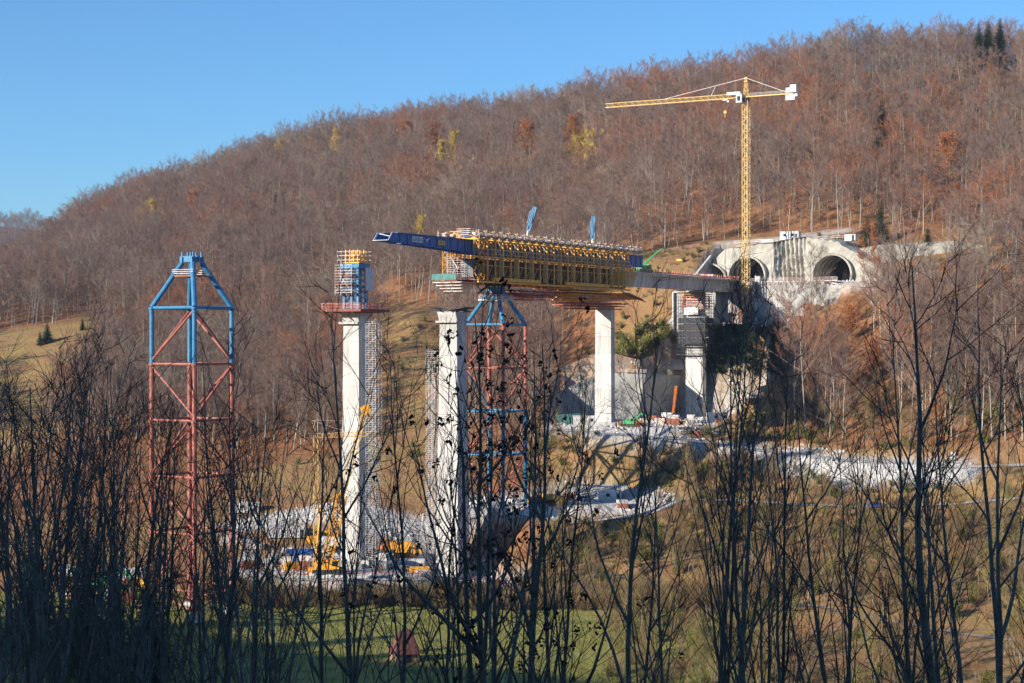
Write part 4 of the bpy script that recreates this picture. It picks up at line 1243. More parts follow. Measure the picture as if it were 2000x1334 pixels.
# ------------------------------------------------------------------ finished bridge deck
e = empty('bridge_deck', B(125,0,16), 'finished grey concrete box girder between the gantry and the tunnel portal', 'bridge deck')
sec = [(-4.6,20.2), (4.6,20.2), (4.6,19.75), (2.7,19.3), (2.3,16.2), (-2.3,16.2), (-2.7,19.3), (-4.6,19.75)]
m = MB(); m.prism([B(78,t,z) for t, z in sec], U*91); m.build('box_girder', M_conc, e)
for s in np.arange(86, 166, 1.65):
    for t in (-4.4, 4.45):
        m = MB(); m.box(B(s,t,20.75), W*.1, U*.12, Z*.55); m.bar(B(s,t,21.2), B(s,t-.4*(1 if t > 0 else -1),20.3), .07); m.build('edge_bracket', M_rred, e)
m = MB()
for t in (-4.4, 4.6): m.box(B(126,t,20.5), W*.05, U*40, Z*.12)
m.build('edge_form', M_red, e)
m = MB(); m.box(B(152,-1.2,20.55), W*2.0, U*7, Z*.3); m.box(B(140,2.8,20.5), W*.8, U*4, Z*.25); m.build('timber_stack', M_wood, e)

# ------------------------------------------------------------------ scaffolding around the last pier
e = empty('pier_head_falsework', B(142,0,-2), 'red formwork table and dark scaffolding wrapped around the head of the last pier', 'falsework')
c = 142
m = MB()
for i, z in enumerate((15.6, 14.9, 14.2)): m.box(B(c,0,z), W*(4.7-.2*i), U*(3.0-.2*i), Z*.1)
m.build('table_boards', M_wood, e)
m = MB()
for i in range(5):
    z = 13.5-i*.75
    for b in (-2.6, 2.6): m.box(B(c+b,0,z), W*(4.3-.2*i), U*.07, Z*.12)
    for a in (-3.9, 3.9): m.box(B(c,a,z), W*.07, U*2.6, Z*.12)
for a in (-3.4,-2.0,-.7,.7,2.0,3.4):
    for b in (-2.65, 2.65): m.box(B(c+b,a,12.4), W*.13, U*.1, Z*1.9)
m.build('table_frame', M_rred, e)
m = MB(); m.box(B(c-3.0,-.4,9.6), W*2.5, U*.08, Z*1.1); m.build('cladding_sheet', M_galv, e)
for (cs_, ct_, a_, b_) in ((-3.1, 0, 4.6, .05), (3.1, 0, 4.6, .05), (0, -4.6, .05, 3.0), (0, 4.6, .05, 3.0)):
    m = MB(); [m.box(B(c+cs_, ct_, z_), W*a_, U*b_, Z*.92) for z_ in (0.2, 2.35, 4.5, 6.6)]; m.build('shade_sheet', M_shade_sheet, e)  # dark sheets added so the pier head looks shaded
m = MB()
for a in (-5.2,-3.9,-2.9,2.9,3.9,5.2):
    for b in (-3.2,-1.9,1.9,3.2): m.bar(B(c+b,a,-4.5), B(c+b,a,14.5), .08)
z = -4
while z < 14:
    for b in (-3.2, 3.2): m.bar(B(c+b,-5.2,z), B(c+b,5.2,z), .07)
    for a in (-5.2, 5.2): m.bar(B(c-3.2,a,z), B(c+3.2,a,z), .07)
    z += 1.0
m.build('scaffold', M_dark, e)
m = MB()
for z in (-4.2, -1.5, 1.0, 3.6, 6.2): 
    for b in (-2.6, 2.6): m.box(B(c+b,0,z), W*5.2, U*.6, Z*.07)
    for a in (-4.5, 4.5): m.box(B(c,a,z), W*.65, U*2.0, Z*.07)
m.build('scaffold_board', M_dark, e)
m = MB()
for z in (1.2, 3.4, 5.6, 7.6):
    for a in np.arange(-4.2, 4.3, 1.4): m.box(B(c-3.25, a+rgt.uniform(-.2,.2), z+rgt.uniform(-.06,.06)), W*.5, U*.04, Z*.05)
m.build('toe_board', M_wood, e)
# concrete block and side walls of the abutment
e = empty('abutment', BP(-2,-8,5), 'blue-grey concrete abutment under the end of the deck, left of the yellow crane', 'abutment')
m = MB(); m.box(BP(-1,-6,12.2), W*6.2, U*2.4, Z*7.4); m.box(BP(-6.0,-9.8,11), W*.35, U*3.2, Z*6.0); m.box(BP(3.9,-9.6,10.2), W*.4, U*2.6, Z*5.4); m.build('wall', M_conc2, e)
m = MB(); m.prism([BP(-3,-8.9,16.2), BP(5.4,-8.9,16.4), BP(2.8,-8.9,18.6)], U*.25); m.build('red_formwork', M_red, e)
m = MB(); m.box(BP(-1.9,-8.6,11.2), W*.3, U*.12, Z*4.8); m.box(BP(1.0,-8.6,11.2), W*.6, U*.1, Z*4.8); m.build('recess_form', M_bwood, e)
m = MB(); rail_line(m, BP(-8,-12,5.0), BP(0,-12.5,5.0), 1.1, 1.5, 3); rail_line(m, BP(-7,-3.6,19.7), BP(-1,-8.4,19.7), 1.1, 1.5, 3); m.build('railing', M_rail, e)
# left retaining frame with white edge
e = empty('wing_wall', P(1330,640,545), 'tall dark concrete side wall with bright edge, left of the scaffolded pier', 'wall')
c0 = P(1328, 690, 549); 
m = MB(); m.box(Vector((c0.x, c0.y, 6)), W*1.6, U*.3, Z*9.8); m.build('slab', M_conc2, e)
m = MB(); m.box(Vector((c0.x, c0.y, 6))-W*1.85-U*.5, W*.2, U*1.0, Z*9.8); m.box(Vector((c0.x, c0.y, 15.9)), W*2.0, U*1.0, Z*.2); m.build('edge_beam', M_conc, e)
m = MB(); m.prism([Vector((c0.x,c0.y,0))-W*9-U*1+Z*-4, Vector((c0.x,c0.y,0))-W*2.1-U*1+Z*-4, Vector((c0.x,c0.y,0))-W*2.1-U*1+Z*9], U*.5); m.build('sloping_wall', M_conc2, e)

# ------------------------------------------------------------------ tunnel portals
e = empty('tunnel_portal_wall', BP(10,0,19.2), 'sprayed concrete portal wall with two round tunnel mouths and ribbed section between', 'portal wall')
R0 = 6.3; CZ = 19.2+2.3
holes = [(0.0, CZ), (29.6, CZ), (-13.6, CZ-2.0)]  # third is an added quarter niche, standing in for a shadow on the wall
def top_z(p): return float(np.interp(p, [-14,-12,-8,-3,3,10,14,20,26,31,35,40,46], [24,28,31,31.5,32.2,32.4,33.6,34,33,32,29.5,26.5,24])) + .35*float(vnoise(p*1.0, 0.0, 1.3, 4))
def depth(p, z):
    d = 0.35*float(vnoise(p, z, 3.0, 6)) + 0.16*float(vnoise(p, z, 1.1, 7))
    if 8.2 < p < 20.5:
        w = min(1, (p-8.2)/.8, (20.5-p)/.8); pp = p + 0.10*(z-26) + 0.12*float(vnoise(p, z, 1.5, 11))
        d += w*(1.7*abs(math.sin((pp-8.2)*math.pi/1.55))**0.7 - 1.7)
    return d
dp = 0.22; ps = np.arange(-13.5, 46, dp); nz_ = 60
m = MB(); idx_ = {}
for i, p in enumerate(ps):
    tz = top_z(p); 
    for j in range(nz_+1):
        z = 19.0 + (tz-19.0)*j/nz_
        lean = (z-19)*0.06
        q = BP(p, lean - depth(p, z), z)
        # collapse vertices inside an opening onto its rim
        for (cp, cz) in holes:
            r = math.hypot(p-cp, z-cz)
            if r < R0 and r > R0-0.45:
                k_ = R0/max(r, .01); q = BP(cp+(p-cp)*k_, lean - depth(p, z), cz+(z-cz)*k_)
        idx_[i, j] = len(m.v); m.v.append(tuple(q))
for i in range(len(ps)-1):
    for j in range(nz_):
        pc = (ps[i]+ps[i+1])/2; zc = 19+(top_z(pc)-19)*(j+.5)/nz_
        if any(math.hypot(pc-cp, zc-cz) < R0-.25 or (abs(pc-cp) < math.sqrt(max(0, R0**2-(19.2-cz)**2))-.2 and zc < cz and math.hypot(pc-cp, zc-cz) < R0-.1) for cp, cz in holes): continue
        m.f.append((idx_[i,j], idx_[i+1,j], idx_[i+1,j+1], idx_[i,j+1]))
wall_o = m.build('sprayed_face', M_shot, e, smooth=True)
m = MB(); m.grid([[BP(p, .6, top_z(p)), BP(p, 2.2, top_z(p)+.25), BP(p, 8, top_z(p)+.6), BP(p, 17, top_z(p)+.5)] for p in np.arange(-13.5, 46.5, 1.0)])
m.build('top_slab', M_shot, e, smooth=True)
for cp, cz in holes:
    a0 = math.asin((19.2-cz)/R0); angs = [a0 + (math.pi-2*a0)*i/36 for i in range(37)]
    if cp < -5: angs = [a0 + (math.pi/2-.05-a0)*i/18 for i in range(19)]
    m = MB()
    def arc(r, q): return [BP(cp+math.cos(a)*r, q, cz+math.sin(a)*r) for a in angs]
    m.grid([arc(R0+.5, .9), arc(R0+.5, -1.3), arc(R0-.05, -1.3), arc(R0-.05, 15.5)])
    m.build('collar', M_shot, e, smooth=False)
    m = MB(); 
    c_ = BP(cp, 15.4, cz)
    ring_ = arc(R0, 15.4)
    for a, b in zip(ring_[:-1], ring_[1:]): m.tri(c_, a, b)
    m.tri(c_, ring_[-1], ring_[0])
    m.build('tunnel_or_added_niche_end', M_dark, e)  # dark cap in place of the unlit depth behind
    m = MB(); m.box(BP(cp, 7.5, 19.1), W*6.6, U*8.6, Z*.12); m.build('tunnel_or_added_niche_floor', M_gravel, e)
    for q in (3, 6.5, 10):
        m = MB(); m.tube(arc(R0-.25, q), .14, 6); m.build('steel_arch', M_dark, e)
# left wing of the cut, turned into shade
m = MB()
rows = []
for a in np.linspace(-1, 1, 22):
    zt2 = 29.0 - 9.2*max(0, a)**0.9 + (2.5 if a < 0 else 0)*min(1, -a*4); row = []
    for b in np.linspace(0, 1, 8):
        row.append(BP(-12.9-.5*b-1.2*max(a,0), -14*a-.0-(.5*float(vnoise(a*9, b*5, 1.0, 3))), 19.0+(zt2-19.0)*b))
    rows.append(row)
m.grid(rows); m.build('side_cut', M_shot, e, smooth=True)
m = MB(); m.prism([BP(-15.0,-14.2,19.4), BP(-14.5,-14.2,19.4), BP(-13.0,-.6,28.8), BP(-13.5,-.6,28.8)], W*.3+Z*.15); m.build('edge_kerb', M_conc, e)

# lower sprayed face between bench and crane terrace
e2 = empty('sprayed_retaining_wall', BP(10,-5,5), 'grey sprayed concrete retaining wall below the tunnel bench, right of the crane', 'retaining wall')
m = MB(); rows = []
for p in np.arange(-16, 35.5, .8):
    row = []
    zb2 = 4.4; ztp = 19.35 if p < 28 else 19.35-(p-28)*.5
    for j in range(15):
        z = zb2+(ztp-zb2)*j/14; row.append(BP(p, -6.6+(z-4)*.09-.35*float(vnoise(p, z, 2.4, 9))-.8*float(vnoise(p, z, 7, 19))*(.2+.8*(1-abs(j-7)/7)), z))
    rows.append(row)
m.grid(rows); m.build('sprayed_face', M_shotg, e2, smooth=True)
m = MB()
for p in np.arange(8, 33, 1.9): m.box(BP(p,-5.6,18.7), W*.3, U*.1, Z*.16)
m.build('anchor_plate', M_red, e2)
m = MB(); m.box(BP(10,-5.1,19.45), W*23, U*.4, Z*.16); m.build('coping', M_conc, e2)
m = MB(); rail_line(m, BP(3,-5.2,19.6), BP(33,-5.2,19.6), 1.1, 1.6, 3); m.build('railing', M_rail, e2)
m = MB(); m.box(BP(14,-7.6,8.4), W*9, U*.25, Z*.14); rail_line(m, BP(5,-8.2,8.5), BP(14,-8.2,8.5), 1.0, 1.6, 2, board=False); m.box(BP(12.5,-7.8,6.4), W*4, U*.8, Z*2.0); m.build('service_ledge', M_conc2, e2)

# shed, cover and rails above the portals
def cabin(name, label, c, dx, dy, L, D_, H, mt, roof=None, cat='container', windows=2, group=None, ribs=True):
    e = empty(name, c, label, cat, group)
    m = MB(); m.box(c+Z*H/2, dx*L/2, dy*D_/2, Z*H/2); 
    if ribs:
        for i in range(int(L/.5)):
            for sg in (-1, 1): m.box(c+Z*H/2+dx*(-L/2+.25+i*.5)+dy*sg*(D_/2+.03), dx*.09, dy*.03, Z*(H/2-.18))
    b = m.build('body', mt, e)
    m = MB(); m.box(c+Z*(H+.07), dx*(L/2+.08), dy*(D_/2+.08), Z*.07); m.build('roof', roof or mt, e)
    for i in range(windows):
        m = MB(); m.box(c+Z*H*.6+dx*(-L/2+L*(i+.6)/(windows+.4))-dy*(D_/2+.08), dx*.45, dy*.03, Z*.4); m.build('window', M_glass, b)
    m = MB(); m.box(c+Z*1.0+dx*(L/2-.75)-dy*(D_/2+.08), dx*.42, dy*.03, Z*.95); m.build('door', M_dark, b)
    return e
cabin('site_cabin', 'white site cabin on the ledge above the ribbed wall between the portals', BP(12.5, 6.5, 33.6), W, U, 6.4, 2.4, 2.6, M_white, windows=2, cat='cabin')
cabin('storage_box', 'small grey storage box on the ledge above the right-hand tunnel mouth', BP(33, 7.5, 32.6), W, U, 3.6, 2.2, 2.0, M_galv, windows=0, cat='container')
m = MB(); rail_line(m, BP(-6,2.5,32.5), BP(34,2.5,33.2), 1.1, 2.0, 2); o = m.build('ledge_railing', M_rail, loc=BP(14,2.5,32.5)); tag(o, 'white guard rail running along the ledge above the portals', 'railing')
m = MB(); m.box(BP(5.5,4,33.2), W*2.2, U*.6, Z*.45); o = m.build('tarpaulin_stack', M_white, loc=BP(5.5,4,32.8)); tag(o, 'low white tarpaulin-covered stack on the ledge above the left tunnel mouth', 'stack')
m = MB(); m.box(BP(-5,5,32.8), W*1.8, U*.5, Z*.35); o = m.build('plank_stack', M_wood, loc=BP(-5,5,32.5)); tag(o, 'yellowish plank stack on the ledge left of the crane mast', 'stack')
m = MB(); rr = [BP(-15.5+i*.9, -8.5, 20.9+.08*math.sin(i*2.1)) for i in range(9)]; m.tube(rr, [1.05,1.3,1.22,1.32,1.24,1.33,1.25,1.3,1.2], 14)
m.f.append(tuple(range(14))); m.f.append(tuple(reversed(range(8*14, 9*14))))
o = m.build('ventilation_duct', M_white, loc=BP(-12,-8.5,19.6), smooth=True); tag(o, 'fat white ventilation duct lying left of the left tunnel mouth', 'duct')
m = MB(); m.box(BP(5.2,-3.5,20.2), W*.8, U*.7, Z*.9); m.box(BP(5.2,-3.5,21.3), W*.9, U*.8, Z*.08); m.bar(BP(4.5,-4.1,21.3), BP(4.5,-4.1,22.0), .06)
o = m.build('equipment_cage', M_galv, loc=BP(5.2,-3.5,19.3)); tag(o, 'pale equipment cage beside the right edge of the left tunnel mouth', 'cage')

# ------------------------------------------------------------------ big sprayed wall behind the last piers
def cut_wall(name, label, top, bot, mt, nx_=60, nz2=14, amp=.5, lean=1.5, seed=2, cat='retaining wall', foot=False):
    """wall surface between two lines of points (pixel, pixel, distance)"""
    topP = [P(*a) for a in top]; botP = [P(*a) for a in bot]
    if foot:
        for b_ in botP: b_.z = max(min(b_.z, hgt(b_.x, b_.y)-.8), b_.z-2.2)
    def line(pts, t):
        x = t*(len(pts)-1); i = min(int(x), len(pts)-2); return pts[i].lerp(pts[i+1], x-i)
    rows = []; caps = []
    for i in range(nx_+1):
        t = i/nx_; a = line(botP, t); b = line(topP, t); row = []
        for j in range(nz2+1):
            f = j/nz2; p = a.lerp(b, f); d = amp*float(vnoise(t*60, f*8, 3.0, seed)); row.append(p + Vector((0, -d*math.sin(f*3.1), 0)))
        row.append(b+Vector((0, .8, .05))); row.append(b+Vector((0, 2.6, -.5)))
        rows.append(row)
    c = botP[len(botP)//2]
    e = empty(name, c, label, cat)
    MB().grid(rows).build('sprayed_face', mt, e, smooth=True)
    return e
eW = cut_wall('sprayed_cut_wall', 'wide grey sprayed concrete cut wall behind the two far piers',
   [(1092,766,531), (1150,738,529), (1200,729,527), (1262,731,525), (1300,732,537), (1345,734,550), (1390,736,545), (1440,738,538), (1470,737,543), (1500,736,549)],
   [(1098,822,530), (1150,822,528), (1196,822,526), (1244,822,524), (1284,822,535), (1330,815,548), (1385,815,543), (1440,815,536), (1462,812,541), (1480,800,547)], M_shotg, nx_=108)
m = MB(); rail_line(m, P(1195,727,529), P(1262,729,526.5), 1.1, 2.0, 3); rail_line(m, P(1390,733,547), P(1440,735,540), 1.1, 2.0, 3); m.build('railing', M_rail, eW)
m = MB()
for px, py in ((1425,742),(1434,748),(1446,744),(1452,756),(1440,762),(1463,770)): m.box(P(px,py,537.5), W*.5, U*.3, Z*.25)
m.build('white_patch', M_white, eW)
# upper ledge with pale rock face
eL = cut_wall('sprayed_ledge_wall', 'short pale sprayed wall on the ledge above the cut wall, left of the shaded pier',
   [(1232,716,535), (1258,700,541), (1300,695,547), (1340,693,549)], [(1236,727,532), (1262,724,538), (1300,722,543), (1340,722,546)], M_shot, 30, 8, .6)
m = MB(); rail_line(m, P(1262,692,546), P(1338,700,550), 1.1, 2.0, 3); m.build('railing', M_rred, eL)
eO = cut_wall('gravel_embankment', 'bright white gravel embankment below the road on the right',
   [(1545,905,447), (1620,903,440), (1700,905,434), (1800,908,430), (1890,912,427)], [(1560,935,440), (1640,955,431), (1720,968,425), (1820,972,422), (1900,960,420)], M_gravel, 60, 8, .8, cat='embankment', foot=True)
eQ = cut_wall('rock_outcrop', 'pale rocky outcrop in the wood right of the right-hand tunnel mouth',
   [(1675,486,556), (1720,478,553), (1790,474,551), (1860,470,549), (1930,480,548), (2010,492,545)], [(1675,530,550), (1730,522,548), (1790,518,547), (1860,520,546), (1930,530,544), (2010,545,540)], M_shot, 70, 10, 1.1, cat='outcrop', foot=True)
eP = cut_wall('grey_rock_bank', 'grey stepped spoil bank right of the yellow machine on the middle terrace',
   [(1100,940,462), (1160,932,462), (1215,945,455), (1250,958,448)], [(1090,985,447), (1160,985,443), (1210,985,440), (1245,985,440)], M_shotg, 36, 8, .9, cat='bank', foot=True)

# ------------------------------------------------------------------ tower crane
cb = P(1457, 636, 553); cb.z = 4.7
K = empty('tower_crane', cb, 'tall yellow tower crane with white cab standing in front of the tunnel portals', 'crane')
def cz(z): return Vector((cb.x, cb.y, z))
ux_ = W; uy_ = U
m = MB(); hw = 0.95
for a in (-1, 1):
    for b in (-1, 1): m.bar(cz(4.7)+ux_*a*hw+uy_*b*hw, cz(78)+ux_*a*hw+uy_*b*hw, .16)
z = 5.0; k = 0
cor = [(-1,-1),(1,-1),(1,1),(-1,1)]
while z < 77:
    for q in range(4):
        a, b = cor[q], cor[(q+1) % 4]
        if k % 2: a, b = b, a
        m.bar(cz(z)+ux_*a[0]*hw+uy_*a[1]*hw, cz(z+1.5)+ux_*b[0]*hw+uy_*b[1]*hw, .085, cap=False)
        if k % 3 == 0: m.bar(cz(z)+ux_*a[0]*hw+uy_*a[1]*hw, cz(z)+ux_*b[0]*hw+uy_*b[1]*hw, .08, cap=False)
    z += 1.5; k += 1
mast = m.build('mast', M_yelp, K)
m = MB(); m.bar(cz(6)+ux_*.2, cz(77)+ux_*.2, .1)
for z in np.arange(8, 77, 6): m.box(cz(z), ux_*.5, uy_*.5, Z*.04)
m.build('ladder', M_white, mast)
m = MB(); m.box(cz(4.9), W*2.4, U*2.4, Z*.7); m.build('foundation', M_conc2, K)
jd = Vector((-43, 24, 0)).normalized(); js = Vector((jd.y, -jd.x, 0))
m = MB(); m.bar(cz(77.8), cz(79.0), 1.15, 12); m.build('slewing_ring', M_dark, K)
zj = 79.8
m = MB(); lattice(m, cz(zj)+jd*1.2, cz(zj)+jd*50.5, 1.3, 1.35, 40, .11, .06, tri=True); m.build('jib', M_yelp, K)
m = MB(); m.box(cz(79.2)-jd*7.8, jd*8.4, js*.65, Z*.16); 
m.build('counter_jib', M_yelp, K)
m = MB(); 
for sg in (-1, 1): rail_line(m, cz(79.3)-jd*1.5+js*.65*sg, cz(79.3)-jd*15.5+js*.65*sg, 1.0, 1.6, 2, .035, board=False)
m.build('railing', M_white, K)
m = MB()
for a, b in cor: m.bar(cz(78.9)+jd*a*.75+js*b*.75, cz(85.2)+jd*a*.22+js*b*.22, .12)
for i in range(4):
    z0 = 79+i*1.5; w0 = .75-.13*i; w1 = w0-.13
    for q in range(4):
        a, b = cor[q], cor[(q+1) % 4]; m.bar(cz(z0)+jd*a[0]*w0+js*a[1]*w0, cz(z0+1.5)+jd*b[0]*w1+js*b[1]*w1, .06, cap=False)
m.box(cz(84.2), jd*.55, js*.55, Z*.12); m.box(cz(85.3), jd*.4, js*.3, Z*.3)
m.build('apex_tower', M_yelp, K)
top = cz(85.4)
m = MB(); m.bar(top, cz(80.6)+jd*28.5, .08); m.bar(cz(83.4)+jd*10.6, cz(80.4)+jd*12.2, .07); m.build('jib_tie', M_white, K)
m = MB()
for sg in (-1, 1): m.bar(top+js*.1*sg, cz(79.5)-jd*14.5+js*.6*sg, .08)
m.build('counter_tie', M_white, K)
m = MB(); m.box(cz(78.6)+jd*1.6-js*1.6, jd*.95, js*.75, Z*1.3); m.box(cz(80.4)+jd*3.6-js*1.5, jd*2.3, js*.5, Z*.45); cab = m.build('cab', M_white, K)
m = MB(); m.box(cz(78.6)+jd*1.6-js*2.37, jd*.55, js*.02, Z*.75); m.box(cz(78.6)+jd*2.57-js*1.6, jd*.02, js*.5, Z*.75); m.build('window', M_glass, cab)
m = MB(); m.box(cz(80.3)-jd*15.6, jd*1.7, js*1.0, Z*.75); m.box(cz(81.5)-jd*16.2, jd*1.0, js*.8, Z*.5); m.build('winch_house', M_white, K)
m = MB(); m.box(cz(78.0)-jd*15.3, jd*1.5, js*.9, Z*.85); m.box(cz(78.6)-jd*17.2, jd*.5, js*.9, Z*.4); m.build('counterweight', M_white, K)
m = MB(); m.box(cz(78.7)+jd*7.0, jd*.8, js*.7, Z*.15); m.box(cz(78.3)+jd*6.2, jd*.3, js*.3, Z*.35); m.build('trolley', M_galv, K)
m = MB(); 
for q in (-.25, .25): m.bar(cz(75.3)+jd*7.2+js*q, cz(78.6)+jd*7.2+js*q, .025)
m.build('hoist_rope', M_dark, K)
m = MB(); m.bar(cz(74.8)+jd*7.2-js*.2, cz(74.8)+jd*7.2+js*.2, .5, 12); m.bar(cz(74.3)+jd*7.2, cz(73.4)+jd*7.2, .08, 6); m.bar(cz(73.4)+jd*7.2, cz(73.2)+jd*7.5, .09, 6); m.build('hook_block', M_yelp, K)

# ------------------------------------------------------------------ small cranes at the foot of the left pier
b0 = P(617, 1115, 372); b0.z = hgt(b0.x, b0.y)
K2 = empty('small_tower_crane', b0, 'slim pale yellow tower crane with short jib crossing in front of the left pier', 'crane')
m = MB(); ztop = -20.5
lattice(m, b0, Vector((b0.x, b0.y, ztop)), .95, .95, 30, .06, .035, up=(0,1,0)); m.build('mast', M_yelp, K2)
jd2 = Vector((1, .12, 0)).normalized()
m = MB(); lattice(m, Vector((b0.x, b0.y, ztop)), Vector((b0.x, b0.y, ztop+.3))+jd2*13.6, .9, .9, 14, .07, .04, tri=True); m.build('jib', M_yelp, K2)
ap = Vector((b0.x, b0.y, ztop))-jd2*.9+Z*3.3
m = MB(); m.bar(Vector((b0.x,b0.y,ztop)), ap, .1); m.bar(Vector((b0.x,b0.y,ztop))-jd2*.0, ap+jd2*.5, .06); m.build('apex_strut', M_yelp, K2)
m = MB(); m.bar(ap, Vector((b0.x,b0.y,ztop+.5))+jd2*7.5, .045); m.bar(ap, ap+jd2*7.6-Z*.1, .03); m.build('tie_rope', M_white, K2)
m = MB(); m.box(b0+Z*.6, Vector((1.5,0,0)), Vector((0,1.5,0)), Z*.6); m.build('base_frame', M_yel, K2)

b1 = P(638, 1118, 371); b1.z = hgt(b1.x, b1.y)
K3 = empty('crawler_crane', b1, 'golden yellow crawler crane with raised lattice boom beside the left pier', 'crane')
m = MB(); 
for sg in (-1, 1): m.box(b1+Vector((0, sg*1.7, .5)), Vector((2.9,0,0)), Vector((0,.4,0)), Z*.5)
m.build('crawler_track', M_dark, K3)
m = MB(); m.box(b1+Z*2.0, Vector((2.6,0,0)), Vector((0,1.5,0)), Z*.95); hs_ = m.build('upper_carriage', M_yel, K3)
m = MB(); m.box(b1+Vector((2.0,-1.7,2.3)), Vector((.9,0,0)), Vector((0,.5,0)), Z*1.0); cb_ = m.build('cab', M_yel, K3)
m = MB(); m.box(b1+Vector((2.0,-2.22,2.5)), Vector((.6,0,0)), Vector((0,.02,0)), Z*.55); m.build('window', M_glass, cb_)
f0 = b1+Z*2.2; f1 = P(668, 968, 371); f2 = P(714, 800, 371)
m = MB(); lattice(m, f0, f1, 2.0, 1.7, 10, .22, .13, up=(0,1,0)); m.build('boom', M_yel, K3)
m = MB(); lattice(m, f1, f2, 1.1, 1.0, 16, .12, .07, up=(0,1,0)); m.build('fly_jib', M_yelp, K3)
m = MB(); m.box(f2, Vector((.9,0,.5)), Vector((0,.5,0)), Vector((-.35,0,.9))); m.bar(f2, f2+Vector((.9,0,-1.8)), .3, 6); m.build('boom_head', M_yel, K3)
m = MB(); g0 = P(628, 985, 371); m.bar(b1+Vector((-2.4,0,2.8)), g0, .3, 6, .22); m.bar(g0, f1+Vector((-.6,0,.6)), .10); m.bar(g0, P(640,1040,371), .16); m.build('back_mast', M_yel, K3)

# ------------------------------------------------------------------ machines
def on(px, D, dz=0):
    x = (px-1000)/F*D; return Vector((x, D, hgt(x, D)+dz))
def excavator(name, label, c, dx, mt, sc=1.0, arm='up'):
    dy = Z.cross(dx).normalized(); e = empty(name, c, label, 'excavator')
    m = MB()
    for sg in (-1, 1): m.prism([c+dy*sg*1.2*sc+dx*x*sc+Z*z*sc-dy*.3*sc for x, z in ((-1.9,.25),(-1.6,0),(1.6,0),(1.9,.25),(1.9,.6),(1.6,.85),(-1.6,.85),(-1.9,.6))], dy*.6*sc)
    m.build('track', M_dark, e)
    m = MB(); m.prism([c+dx*x*sc+Z*z*sc-dy*1.3*sc for x, z in ((-2.2,1.0),(1.5,1.0),(1.5,1.7),(.3,1.8),(.2,2.2),(-2.0,2.2),(-2.3,1.6))], dy*2.6*sc); b = m.build('upper_carriage', mt, e)
    m = MB(); m.prism([c+dx*x*sc+Z*z*sc-dy*1.3*sc for x, z in ((.3,1.7),(1.5,1.7),(1.55,2.3),(1.2,3.0),(.35,3.0))], dy*1.0*sc); cc = m.build('cab', mt, e)
    m = MB(); m.prism([c+dx*x*sc+Z*z*sc-dy*1.33*sc for x, z in ((.5,1.95),(1.4,1.95),(1.4,2.35),(1.1,2.85),(.5,2.85))], dy*1.06*sc); m.build('window', M_glass, cc)
    e1 = c+dx*1.2*sc+Z*1.7*sc; e2_ = c+dx*3.4*sc+Z*4.4*sc; e3 = c+dx*5.6*sc+Z*3.6*sc; e4 = c+dx*6.2*sc+Z*1.2*sc
    m = MB(); m.bar(e1, e2_, .3*sc); m.bar(e2_, e3, .26*sc); m.build('boom', mt, e)
    m = MB(); m.bar(e3, e4, .2*sc); m.bar(e2_+Z*.3*sc, e3+(e3-e2_)*.1+Z*.25*sc, .1*sc); m.build('arm', mt, e)
    m = MB(); m.prism([e4+dx*x*sc+Z*z*sc-dy*.5*sc for x, z in ((-.3,.2),(.4,.1),(.2,-.9),(-.6,-1.0),(-.9,-.4))], dy*1.0*sc); m.build('bucket', M_dark, e)
    return e
excavator('excavator', 'yellow excavator on the white terrace right of the gantry tower', on(1080, 438), Vector((.97,.2,0)).normalized(), M_yel, 1.15)
excavator('excavator', 'bright green excavator on the terrace between the two far piers', on(1232, 480), Vector((.9,-.4,0)).normalized(), M_green, .85)
excavator('excavator', 'orange-red excavator parked behind the left pier stair tower', on(738, 410), Vector((.6,.8,0)).normalized(), M_orange, .9)
excavator('excavator', 'green excavator among stores behind the trees at lower left', on(205, 372), Vector((.8,-.3,0)).normalized(), M_green, 1.1)
# drill rig with orange leader
c = on(1314, 520); e = empty('drill_rig', c, 'drill rig with tall orange leader leaning beside the shaded pier', 'drill rig')
m = MB(); lattice(m, c+Z*1.5, c+Z*10.5+W*1.2, .6, .5, 9, .11, .07, up=U); m.bar(c+Z*1.2, c+Z*10.5+W*1.2, .16); m.build('leader', M_orange, e)
m = MB(); m.box(c+Z*1.5-W*1.5, W*1.8, U*1.1, Z*.8); m.build('body', M_white, e)
m = MB()
for sg in (-1,1): m.box(c+Z*.4-W*1.5+U*sg*1.1, W*2.0, U*.35, Z*.4)
m.build('crawler_track', M_dark, e)
# green mobile crane on the deck
c = B(107, -1.0, 20.2); e = empty('mobile_crane', c, 'green mobile crane with raised telescopic boom on the finished deck', 'crane')
m = MB(); m.box(c+Z*1.0, W*1.25, U*3.6, Z*.45); m.build('chassis', M_green, e)
m = MB(); m.box(c+Z*1.9-U*1.2, W*1.1, U*1.5, Z*.6); m.box(c+Z*2.1+U*2.4, W*1.15, U*.8, Z*.8); m.build('superstructure', M_green, e)
m = MB(); m.box(c+Z*2.3+U*1.6-W*.0, W*1.17, U*.05, Z*.4); m.build('window', M_glass, e)
for q in (-2.6,-1.2,1.2,2.6):
    for sg in (-1, 1):
        m = MB(); m.bar(c+U*q+W*(sg*1.0)+Z*.5, c+U*q+W*(sg*1.35)+Z*.5, .5, 12); m.build('wheel', M_tyre, e)
m = MB(); a = c-U*1.6+Z*2.4; d = (W*1.0+Z*.82+U*.25).normalized(); m.bar(a, a+d*4.6, .34); m.bar(a+d*4.4, a+d*8.0, .24); m.bar(a+W*.6+Z*-.6, a+d*3.0, .14, 6); m.build('boom', M_green, e)
